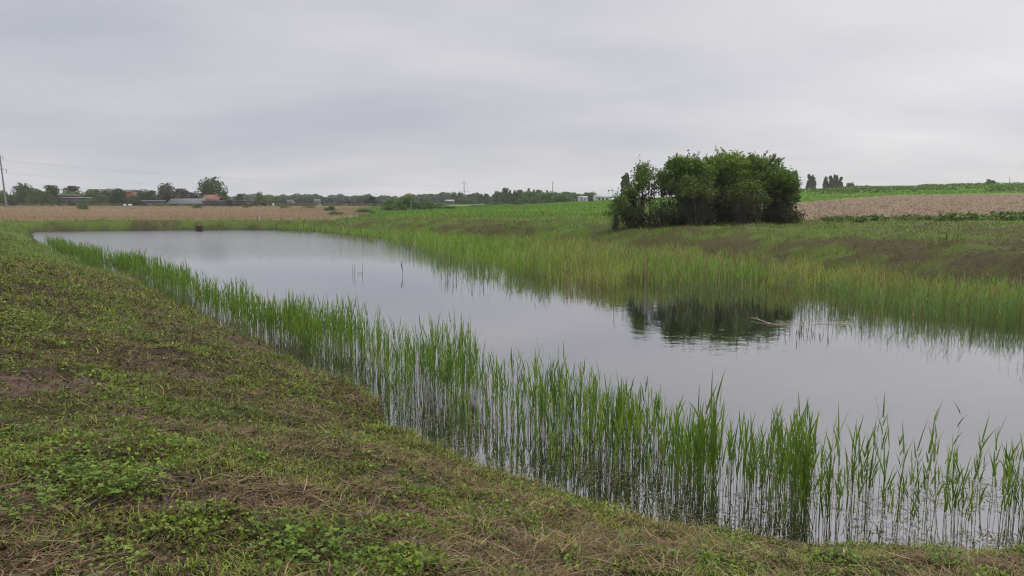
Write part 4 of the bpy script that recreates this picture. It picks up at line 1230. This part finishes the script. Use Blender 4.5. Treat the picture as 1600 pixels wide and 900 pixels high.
T += [
 ('round_tree', 'round', 583, 307, 19, 300, G_G, 'lone round grey-green tree in the gap of the skyline', GC),
 ('bush', 'bush', 598, 316, 12, 320, G_D, 'small dark bush right of the lone round tree', GC),
 ('bush', 'bush', 570, 327, 34, 150, G_L, 'low bush left of the big willow scrub', GC),
 ('willow_bush', 'bush', 614, 314, 34, 190, G_L, 'left bush of the big yellow-green willow scrub', GC),
 ('willow_bush', 'bush', 636, 308, 36, 185, G_L, 'tallest yellow-green willow bush behind the pale pole', GC),
 ('willow_bush', 'bush', 663, 316, 34, 185, G_M, 'darker willow bush right of the pale pole', GC),
 ('willow_bush', 'bush', 688, 319, 34, 200, G_L, 'low willow bush ending the scrub on the right', GC),
 ('bush', 'bush', 705, 323, 30, 190, G_M, 'low bush on the green slope below the far poplars', GC),
 ('bush', 'bush', 745, 321, 34, 220, G_M, 'low bush at the left end of the meadow edge', GC),
 ('bush', 'bush', 775, 318, 34, 230, G_M, 'olive bush on the meadow edge below the pines', GC),
 ('bush', 'bush', 808, 317, 30, 235, G_B, 'brownish low bush on the meadow edge', GC),
 ('poplar_tree', 'round', 710, 300, 12, 480, G_D, 'left one of the two dark trees beside the utility pole', GC),
 ('poplar_tree', 'round', 720, 301, 12, 480, G_D, 'right one of the two dark trees beside the utility pole', GC),
 ('deciduous_tree', 'round', 735, 304, 12, 500, G_D, 'small tree just right of the utility pole', GC),
 ('poplar_tree', 'round', 750, 302, 10, 480, G_D, 'slim tree second right of the utility pole', GC),
 ('poplar_tree', 'round', 760, 303, 10, 460, G_D, 'slim tree third right of the utility pole', GC),
 ('poplar_tree', 'round', 777, 299, 13, 450, G_D, 'taller tree fourth right of the utility pole', GC),
 ('bush', 'bush', 730, 310, 30, 430, G_D, 'dark bush mass under the utility pole', GC),
]
GP = 'dark conifers on the skyline left of the white buildings'
for i, (u, v) in enumerate(((790, 294), (797, 297), (804, 296), (813, 297), (826, 294), (834, 295), (842, 297), (854, 297), (868, 299), (881, 300), (888, 300), (896, 303))):
    ORD = ['first', 'second', 'third', 'fourth', 'fifth', 'sixth', 'seventh', 'eighth', 'ninth', 'tenth', 'eleventh', 'twelfth'][i]
    T.append(('conifer_tree', 'pine' if i % 3 else 'round', u, v, 11 if i % 3 else 15, 430, G_D, ORD + ' from the left of the dark skyline conifers before the white buildings', GP))
T += [
 ('willow_bush', 'bush', 826, 303, 34, 330, G_M, 'left green bush mass in front of the dark conifers', GC),
 ('willow_bush', 'bush', 853, 303, 36, 330, G_L, 'middle lighter bush in front of the dark conifers', GC),
 ('willow_bush', 'bush', 878, 304, 34, 330, G_M, 'right green bush mass in front of the dark conifers', GC),
 ('bush', 'bush', 836, 311, 20, 290, G_M, 'small bush on the crest of the meadow below the mast', GC),
 ('deciduous_tree', 'round', 900, 306, 14, 420, G_D, 'dark tree touching the left white building', GC),
 ('deciduous_tree', 'round', 922, 300, 15, 380, G_D, 'dark tree between the two white buildings', GC),
 ('bush', 'bush', 914, 304, 12, 400, G_D, 'dark shrub behind the left white building', GC),
]
GH = 'poplars on the hill skyline'
T += [
 ('poplar_tree', 'poplar', 975, 271, 15, 260, G_G, 'grey poplar peeking out behind the sparse trees left of the thicket', GH),
 ('poplar_tree', 'poplar', 1238, 267, 9, 420, G_G, 'narrow poplar touching the right side of the thicket', GH),
 ('poplar_tree', 'poplar', 1258, 273, 9, 420, G_D, 'left half of the lone poplar pair on the hill skyline', GH),
 ('poplar_tree', 'poplar', 1265, 274, 9, 420, G_D, 'right half of the lone poplar pair on the hill skyline', GH),
 ('poplar_tree', 'poplar', 1284, 276, 8, 420, G_D, 'leftmost poplar of the five-tree skyline clump', GH),
 ('poplar_tree', 'poplar', 1291, 275, 9, 420, G_D, 'second poplar of the skyline clump', GH),
 ('poplar_tree', 'poplar', 1297, 273, 9, 425, G_D, 'tallest middle poplar of the skyline clump', GH),
 ('poplar_tree', 'poplar', 1301, 274, 8, 415, G_D, 'fourth poplar of the skyline clump', GH),
 ('poplar_tree', 'poplar', 1308, 277, 8, 420, G_D, 'rightmost poplar of the skyline clump', GH),
 ('deciduous_tree', 'round', 1320, 286, 9, 420, G_D, 'left small tree right of the poplar clump', GH),
 ('deciduous_tree', 'round', 1325, 285, 8, 420, G_D, 'right small tree right of the poplar clump', GH),
 ('bush', 'bush', 1535, 282, 10, 300, G_D, 'left of two dark bushes on the right skyline', GH),
 ('bush', 'bush', 1543, 283, 9, 300, G_D, 'right of two dark bushes on the right skyline', GH),
]
for i, (nm, kd, u, v, w_, y, cols, lab, grp) in enumerate(T):
    place_tree(nm, kd, u, v, w_, y, cols, lab, grp, seed=1 + (i % 3))

def far_woods():
    rng = np.random.default_rng(14)
    A = Acc()
    # a mass of trees along the horizon, low hedges in front of them
    bands = [(-40, 700, 760, 309, 5, 0.8), (640, 930, 640, 307, 5, 0.8), (430, 600, 520, 312, 4, 1.0)]
    for (u0, u1, y, v0, amp, s) in bands:
        n = int((u1 - u0) * 55)
        u = u0 + rng.random(n) * (u1 - u0)
        top = v0 - amp * (fbm(u * .09, u * 0 + y, 121, 4) - .3) * 2
        yy = y + rng.random(n) * 60
        zt = CAM_H + (317 - top) / F * yy; zb = 2.4
        x = (u - 800) / F * yy
        z = zb + (zt - zb) * rng.random(n) ** .7
        c = mixc((0.035, 0.055, 0.028), (0.075, 0.095, 0.04), np.clip(fbm(u * .15, z, 122, 3) * 1.6 - .3, 0, 1)) * (.8 + .4 * rng.random(n))[:, None]
        A.add(*leaves(np.stack([x, yy, z], -1), 1.3 + 1.2 * rng.random(n), c, rng, up=.3))
    o = A.build('far_woods', M_LEAF)
    tag(o, 'dark far-off woods along the horizon of the plain', 'woods', kind='stuff')
    A = Acc()
    n = 12000; u = -50 + rng.random(n) * 330; yy = 312 + 12 * rng.random(n)
    top = 303 + 17 * (fbm(u * .09, u * 0, 141, 3) - .5)
    x = (u - 800) / F * yy; zb = ground_z(x, yy); zt = CAM_H + (317 - top) / F * yy
    z = zb + (zt - zb) * rng.random(n) ** .8
    c = mixc((0.05, 0.09, 0.025), (0.11, 0.17, 0.035), np.clip(fbm(u * .2, z * .6, 142, 3) * 1.7 - .35, 0, 1)) * (.75 + .5 * rng.random(n))[:, None]
    A.add(*leaves(np.stack([x, yy, z], -1), .5 + .5 * rng.random(n), c, rng, up=.3))
    o = A.build('garden_scrub', M_LEAF)
    tag(o, 'continuous green garden scrub behind the sheds on the left', 'scrub', kind='stuff')
    # dark weedy strip on the right hill
    A = Acc(); n = 7000
    u = 1235 + rng.random(n) * 480; yy = 168 + 80 * rng.random(n)
    k = fbm(u * .012, yy * .05, 131, 3) > .52 - .10 * sstep(1350, 1500, u)
    u, yy = u[k], yy[k]; n = len(u)
    x = (u - 800) / F * yy; z = ground_z(x, yy)
    c = mixc((0.07, 0.12, 0.028), (0.12, 0.19, 0.035), rng.random(n))
    A.add(*leaves(np.stack([x, yy, z + .1 + .5 * rng.random(n)], -1), .35 + .3 * rng.random(n), c, rng, up=.6))
    o = A.build('hill_weeds', M_LEAF)
    tag(o, 'darker weedy growth across the green hill above the ploughed field', 'weeds', kind='stuff')
    # scrub along the left plain, in front of the farm
    A = Acc(); n = 15000
    u = -60 + rng.random(n) * 740; yy = 284 + 26 * rng.random(n)
    x = (u - 800) / F * yy; z = ground_z(x, yy)
    k = fbm(u * .04, yy * .02, 133, 3) > .42
    x, yy, z = x[k], yy[k], z[k]; n = len(x)
    c = mixc((0.06, 0.085, 0.03), (0.12, 0.13, 0.05), rng.random(n))
    A.add(*leaves(np.stack([x, yy, z + .1 + .7 * rng.random(n)], -1), .5 + .3 * rng.random(n), c, rng, up=.6))
    o = A.build('field_edge_herbage', M_LEAF)
    tag(o, 'low green growth between the dry field and the farm buildings', 'herbage', kind='stuff')
far_woods()

# leafy vegetable plants along the foot of the ploughed field
def crop_plants():
    rng = np.random.default_rng(15)
    protos = []
    for i in range(3):
        rg = np.random.default_rng(500 + i)
        n = 150
        P = rg.normal(size=(n, 3)) * np.array([.2, .2, .14]); P[:, 2] = np.abs(P[:, 2]) + .06
        c = mixc((0.06, 0.11, 0.026), (0.14, 0.20, 0.04), rg.random(n))
        A = Acc(); A.add(*leaves(P, .09 + .06 * rg.random(n), c, rg, up=1.0, elong=1.5))
        B = np.tile(np.array([[0, 0, -.03]]), (7, 1)); cc = np.tile(np.array([[.08, .1, .03]]), (7, 1))
        S = Acc(); S.add(*blades(B, rg.random(7) * 6.28, .3 + .5 * rg.random(7), .2, .3, .02, cc, cc, 2))
        r = empty('leafy_plant', (0, 0, 0)); A.build('foliage', M_LEAF, r); S.build('stem', M_LEAF, r)
        protos.append([r, False])
    for i in range(54):
        y = 50.5 + 5 * rng.random(); u = 1285 + i * 7.1 + rng.normal() * 3
        x = atY(u, y)
        k = int(rng.integers(0, 3)); o = copy_tree(protos[k][0]) if protos[k][1] else protos[k][0]; protos[k][1] = True
        big = 1.5 if (1475 < u < 1515 or u > 1560) else 1.0
        s = (0.8 + .5 * rng.random()) * big
        o.location = (x, y, gz(x, y)); o.scale = (s, s, s * .9); o.rotation_euler = (0, 0, rng.random() * 6.28)
        lab = ('taller leafy plant in the strip between the ploughed field and the bank' if big > 1 else 'low leafy plant in the strip between the ploughed field and the bank')
        tag(o, lab, 'plant', 'taller plants in the strip' if big > 1 else 'low plants in the strip')
crop_plants()

# ------------------------------------------------------------------ buildings, poles
def box(a, b):
    (x0, y0, z0), (x1, y1, z1) = a, b
    V = [(x0, y0, z0), (x1, y0, z0), (x1, y1, z0), (x0, y1, z0), (x0, y0, z1), (x1, y0, z1), (x1, y1, z1), (x0, y1, z1)]
    Q = [(0, 3, 2, 1), (4, 5, 6, 7), (0, 1, 5, 4), (1, 2, 6, 5), (2, 3, 7, 6), (3, 0, 4, 7)]
    return V, Q

def boxes(name, L_, mat, parent=None):
    V, Q = [], []
    for a, b in L_:
        v, q = box(a, b); n = len(V); V += v; Q += [tuple(i + n for i in f) for f in q]
    return build(name, np.array(V), [np.array(Q)], mat, None, parent, smooth=False)

def gable(name, w, d, z0, h, ov, th, mat, parent, along='x'):
    """pitched roof slabs over a w x d plan, ridge along x"""
    y0, y1 = -d / 2 - ov, d / 2 + ov; x0, x1 = -w / 2 - ov, w / 2 + ov
    drop = h * ov / (d / 2)
    V = []
    for x in (x0, x1):
        V += [(x, y0, z0 - drop), (x, 0, z0 + h), (x, y1, z0 - drop), (x, y0, z0 - drop + th), (x, 0, z0 + h + th), (x, y1, z0 - drop + th)]
    Q = [(3, 9, 10, 4), (4, 10, 11, 5), (0, 1, 7, 6), (1, 2, 8, 7), (0, 6, 9, 3), (2, 5, 11, 8), (0, 3, 4, 1), (1, 4, 5, 2), (6, 7, 10, 9), (7, 8, 11, 10)]
    return build(name, np.array(V), [np.array(Q)], mat, None, parent, smooth=False)

M_DARKW = mat_flat('dark_boards', (0.075, 0.068, 0.07), .85, .3, 2, .3, (1, 1, .2))
M_GREYR = mat_flat('grey_slate', (0.115, 0.12, 0.122), .85, .2, 1.2, .3)
M_WHITE = mat_flat('white_plaster', (0.5, 0.5, 0.5), .8, .08, .6, .1)
M_PALE = mat_flat('pale_sheet', (0.33, 0.34, 0.35), .6, .1, .6, .1)
M_BRICK = mat_flat('red_brick', (0.25, 0.105, 0.075), .9, .2, 1.5, .2)
M_REDR = mat_flat('red_tiles', (0.21, 0.10, 0.075), .85, .25, 1.0, .3)
M_PURPL = mat_flat('dark_plum_wall', (0.085, 0.065, 0.08), .85, .3, 1, .2)
M_GLASS = mat_flat('dark_glass', (0.03, 0.035, 0.04), .15, .2, 1, 0)
M_CONC = mat_flat('concrete', (0.17, 0.165, 0.16), .85, .2, 3, .3)
M_STEEL = mat_flat('grey_steel', (0.22, 0.225, 0.23), .5, .15, 3, .1)
M_YELL = mat_flat('yellow_paint', (0.55, 0.45, 0.08), .6, .1, 2, .1)

def house(name, u0, u1, vt, vb, y, wallm, roofm, label, cat='house', d=7.0, roof_h=None, windows=2, door=True, flat=False, roofv=None, rz=0.0):
    xc = atY((u0 + u1) / 2, y); w = (u1 - u0) / F * y
    z0 = gz(xc, y) - .1
    ztop = zv(vt, y) - z0; zeave = (zv(roofv, y) - z0) if roofv else ztop * .6
    zeave = min(max(zeave, .8), ztop - .25)
    r = empty(name, (xc, y + d / 2, z0), rz, label, cat)
    boxes('wall', [((-w / 2, -d / 2, 0), (w / 2, d / 2, zeave))], wallm, r)
    if flat: boxes('roof', [((-w / 2 - .3, -d / 2 - .3, zeave + .003), (w / 2 + .3, d / 2 + .3, zeave + .3))], roofm, r)
    else:
        gable('roof', w, d, zeave + .004, ztop - zeave - .12, .35, .12, roofm, r)
        V = []; h = ztop - zeave - .13
        for x in (-w / 2 + .01, w / 2 - .01): V += [(x, -d / 2 + .02, zeave), (x, d / 2 - .02, zeave), (x, 0, zeave + h)]
        build('gable_wall', np.array(V), [np.array([(0, 2, 1), (3, 4, 5)])], wallm, None, r, smooth=False)
    for k in range(windows):
        xx = -w / 2 + w * (k + 1) / (windows + 1 + (1 if door else 0))
        s = min(.45, w * .06)
        wn = boxes('window', [((xx - s, -d / 2 - .05, zeave * .4), (xx + s, -d / 2 - .004, zeave * .4 + min(1.2, zeave * .42)))], M_GREYR, r)
        boxes('pane', [((xx - s * .8, -d / 2 - .07, zeave * .4 + .12), (xx + s * .8, -d / 2 - .053, zeave * .4 + min(1.2, zeave * .42) - .12))], M_GLASS, wn)
    if door:
        xx = w / 2 - w / (windows + 2) * .8
        boxes('door', [((xx - .45, -d / 2 - .06, 0.05), (xx + .45, -d / 2 - .004, min(2.0, zeave * .85)))], M_DARKW, r)
    return r

house('shed', 105, 138, 308, 318, 296, M_DARKW, M_PALE, 'dark plank shed with a pale flat roof edge among the left trees', 'shed', 5, flat=True, windows=1, roofv=309.3)
house('shed', 99, 122, 304, 312, 303, M_DARKW, M_PALE, 'taller dark shed with white flat roof just behind the plank shed', 'shed', 4, flat=True, windows=0, door=False, roofv=305.4)
house('brick_house', 197, 210, 296, 310, 306, M_BRICK, M_GREYR, 'orange-red brick house with grey roof half hidden by trees', 'house', 8, windows=1, door=False, roofv=300)
house('shed', 228, 256, 313, 320, 292, M_DARKW, M_PALE, 'low dark shed with a thin pale roof left of the long grey shed', 'shed', 4, flat=True, windows=0, roofv=314.4)
house('long_shed', 266, 319, 310, 323, 290, M_CONC, M_GREYR, 'long low shed with a wide grey pitched roof', 'shed', 9, windows=3, roofv=318.5)
h = house('farmhouse', 319, 345, 304, 316, 296, M_PURPL, M_REDR, 'farmhouse with an orange-red roof in front of the biggest tree', 'house', 8, windows=2, roofv=312)
boxes('chimney', [((1.0, -.4, (zv(309, 296) - gz(atY(332, 296), 296))), (1.7, .4, (zv(302, 296) - gz(atY(332, 296), 296))))], M_BRICK, h)
house('barn', 321, 359, 312.5, 322, 284, M_PURPL, M_CONC, 'long dark plum barn standing in front of the red-roofed farmhouse', 'barn', 5, flat=True, windows=3, roofv=314.5)

def shelter():
    y = 286; xc = atY(382, y); w = 40 / F * y; z0 = gz(xc, y) - .1; top = zv(312.5, y) - z0
    r = empty('open_shelter', (xc, y, z0), 0, 'open-sided shelter with black roof on thin posts', 'shelter')
    V = [(-w / 2, -3, top), (w / 2, -3, top - .5), (w / 2, 3, top - .5), (-w / 2, 3, top), (-w / 2, -3, top - .45), (w / 2, -3, top - .95), (w / 2, 3, top - .95), (-w / 2, 3, top - .45)]
    Q = [(0, 1, 2, 3), (7, 6, 5, 4), (0, 4, 5, 1), (1, 5, 6, 2), (2, 6, 7, 3), (3, 7, 4, 0)]
    build('roof', np.array(V), [np.array(Q)], mat_flat('black_felt', (.025, .025, .03), .8, .2, 1, .1), None, r, smooth=False)
    for i in range(4):
        xx = -w / 2 + .3 + i * (w - .6) / 3
        V, Q = tube([([(xx, -2.7, 0), (xx, -2.7, top - .5 - .5 * i / 3)], [.09, .09])], 6)
        build('post', V, [Q], M_DARKW, None, r)
    V = boxes('yellow_trailer', [((-1.2, -.7, .5), (1.2, .7, 1.7)), ((-1.0, -.72, .3), (-.6, .72, .5)), ((.6, -.72, .3), (1.0, .72, .5)), ((1.2, -.06, .55), (1.9, .06, .65))], M_YELL)
    V.location = (xc + .4, y + .4, z0 - .28)
    tag(V, 'yellow box trailer parked under the open shelter', 'trailer')
    for (u, v0, v1, yy, lab) in ((421.5, 303, 322, 280, 'left thin pale pole before the green bush'), (427, 304, 318, 281, 'right thin pale pole before the green bush')):
        xx = atY(u, yy); zz = gz(xx, yy); t = zv(v0, yy) - zz
        V, Q = tube([([(0, 0, -.2), (0, 0, t * .6), (.02, 0, t)], [.09, .08, .06])], 6)
        o = build('thin_pole', V, [Q], M_CONC); o.location = (xx, yy, zz); tag(o, lab, 'pole', 'thin poles by the green bush')
    # pale things in the yard
    for (u, w_, h_, lab) in ((200, 1.0, .9, 'left of two small white bins by the hedge'), (208, 1.3, .9, 'right of two small white bins by the hedge'), (430, .8, 1.3, 'small white tank standing right of the thin poles')):
        yy = 282; xx = atY(u, yy); zz = gz(xx, yy)
        V, Q = tube([([(0, 0, 0), (0, 0, .02), (0, 0, h_ * .8), (0, 0, h_ * .95), (0, 0, h_)], [.02, w_ * .5, w_ * .5, w_ * .3, .02])], 10)
        o = build('tank' if u > 400 else 'bin', V, [Q], M_WHITE); o.location = (xx, yy, zz)
        tag(o, lab, 'tank' if u > 400 else 'bin')
shelter()
house('white_building', 904, 917, 306.5, 317, 360, M_WHITE, M_PALE, 'left small white building on the crest of the meadow', 'building', 8, windows=2, door=False, roofv=308.5)
house('white_hall', 929, 953, 304, 317, 360, M_WHITE, M_PALE, 'long white hall with pale roof left of the sparse trees', 'building', 10, windows=3, door=False, roofv=308)
house('small_house', 697, 709, 312, 317, 420, M_CONC, M_PALE, 'small pale-roofed house behind the willow scrub', 'house', 7, windows=2, door=False, roofv=314)
for i, (u, lab) in enumerate(((455, 'grey far house at the left of the distant three'), (497, 'far house in the middle of the distant three'), (545, 'far house at the right of the distant three'))):
    house('far_house', u - 4, u + 4, 312 - i % 2, 318, 500 + 15 * i, M_CONC, M_GREYR, lab, 'house', 7, windows=1, door=False, roofv=314)

def pole(name, u, topv, y, label, lean=0.0, rad=.17, arms=((.12, 2.2), (.33, 3.4)), braces=True, mat=M_CONC, cat='utility pole', basev=None):
    x = atY(u, y); z0 = gz(x, y); H = zv(topv, y) - z0
    r = empty(name, (x, y, z0), 0, label, cat)
    top = np.array([lean * H, 0, H])
    V, Q = tube([([(0, 0, -.5), tuple(top * .5), tuple(top)], [rad * 1.3, rad, rad * .7])], 8)
    build('mast', V, [Q], mat, None, r)
    ends = []
    for (t, w) in arms:
        c = top * (1 - t)
        V, Q = tube([([(c[0] - w / 2, -.15, c[2]), (c[0] + w / 2, -.15, c[2])], [.09, .09])], 5)
        arm = build('crossarm', V, [Q], M_STEEL, None, r)
        for s in (-1, 1):
            ex = c[0] + s * w * .47
            V, Q = tube([([(ex, -.15, c[2] - .1), (ex, -.15, c[2] - .35), (ex, -.15, c[2] - 1.1)], [.06, .14, .11])], 6)
            build('insulator', V, [Q], M_PALE, None, arm)
            ends.append(np.array([x + ex, y - .15, z0 + c[2] - 1.1]))
    return r, ends
p1, e1 = pole('utility_pole', 17, 234, 245, 'tall leaning concrete power pole at the left frame edge', lean=-.06, rad=.24)
p2, e2 = pole('utility_pole', 726, 281, 560, 'distant slim power pole with crossarms rising over the trees', rad=.28, arms=((.14, 5.0), (.48, 9.0)))
def wires():
    for i, (a, b) in enumerate(zip(e1, e2)):
        pts = []
        for k in range(41):
            t = k / 40; p = a * (1 - t) + b * t; p = p.copy(); p[2] -= 4 * 3.2 * t * (1 - t); pts.append(p)
        V, Q = tube([(pts, [.011] * 41)], 4)
        o = build('power_line', V, [Q], M_STEEL)
        nm = ['upper left', 'upper right', 'lower left', 'lower right'][i]
        tag(o, nm + ' wire strung from the leaning pole to the distant power pole', 'wire', 'power lines')
wires()
def simple_pole(name, u, vt, y, rad, lab, mat, cat, extra=()):
    x = atY(u, y); z0 = gz(x, y); H = zv(vt, y) - z0
    V, Q = tube([([(0, 0, -.3), (0, 0, H * .6), (0, 0, H)], [rad * 1.2, rad, rad * .6])] + [([(-w_, 0, H * t), (w_, 0, H * t)], [rad * .5, rad * .5]) for t, w_ in extra], 6)
    o = build(name, V, [Q], mat); o.location = (x, y, z0); tag(o, lab, cat)
simple_pole('pole', 643.5, 309, 180, .13, 'pale wooden pole standing before the yellow-green willow scrub', M_CONC, 'pole')
simple_pole('radio_mast', 863, 283, 600, .35, 'thin radio mast rising above the dark skyline conifers', M_STEEL, 'mast', ((.93, 1.1),))
simple_pole('pole', 30, 290, 420, .16, 'far small pole with crossarm right of the leaning pole', M_CONC, 'pole', ((.9, 1.3),))
simple_pole('pole', 525, 306, 420, .14, 'far small pole above the right end of the dry field', M_CONC, 'pole', ((.9, 1.0),))
simple_pole('pole', 517, 304, 520, .16, 'farther small pole left of the one above the dry field', M_CONC, 'pole', ((.92, 1.0),))
simple_pole('pole', 1568, 276, 330, .09, 'thin far pole on the right hill skyline', M_CONC, 'pole')

def outlet():
    p = at(312, 359.2, 0); y = 84.0; x = p[0] * 84.0 / p[1]
    r = empty('water_outlet', (x, y, 0), .05, 'small dark red-brown sluice box standing at the far waterline', 'sluice')
    M_RUST = mat_flat('rusty_iron', (0.05, 0.025, 0.022), .8, .4, 6, .3)
    boxes('box', [((-.26, -.25, -.1), (.26, .25, .45))], M_RUST, r)
    boxes('lid', [((-.29, -.29, .453), (.29, .29, .49))], M_RUST, r)
    for s in (-1, 1):
        V, Q = tube([([(s * .30, -.31, -.3), (s * .30, -.31, .85)], [.03, .03])], 6); build('upright', V, [Q], M_RUST, None, r)
    V, Q = tube([([(-.34, -.31, .84), (.34, -.31, .84)], [.025, .025])], 6); build('rail', V, [Q], M_RUST, None, r)
    for (u, v, h, lab) in ((405, 356, .62, 'short pale post on the far shore right of the sluice box'), (402.5, 356.5, .5, 'short dark post beside the pale one on the far shore')):
        q = at(u, v, .1)
        V, Q = tube([([(0, 0, -.2), (.03, 0, h), (.03, 0, h + .02)], [.05, .045, .002])], 6)
        o = build('post', V, [Q], M_PALE if 'pale post' in lab else M_BARK); o.location = (q[0], q[1], max(0, gz(q[0], q[1]))); tag(o, lab, 'post')
outlet()

# ------------------------------------------------------------------ air
def haze():
    o = boxes('haze', [((-1500, -60, -3), (1500, 1500, 60))], None)
    m = bpy.data.materials.new('haze'); m.use_nodes = True; nt = m.node_tree; nt.nodes.clear()
    out = N(nt, 'ShaderNodeOutputMaterial'); v = N(nt, 'ShaderNodeVolumePrincipled')
    v.inputs['Color'].default_value = (0.90, 0.93, 0.98, 1); v.inputs['Density'].default_value = 0.0002
    nt.links.new(v.outputs[0], out.inputs['Volume'])
    o.data.materials.append(m); o['kind'] = 'stuff'
    tag(o, 'thin pale damp air over the whole plain', 'haze')
haze()
for k, v in BGM.items():
    if not v[1]: bpy.data.objects.remove(v[0])
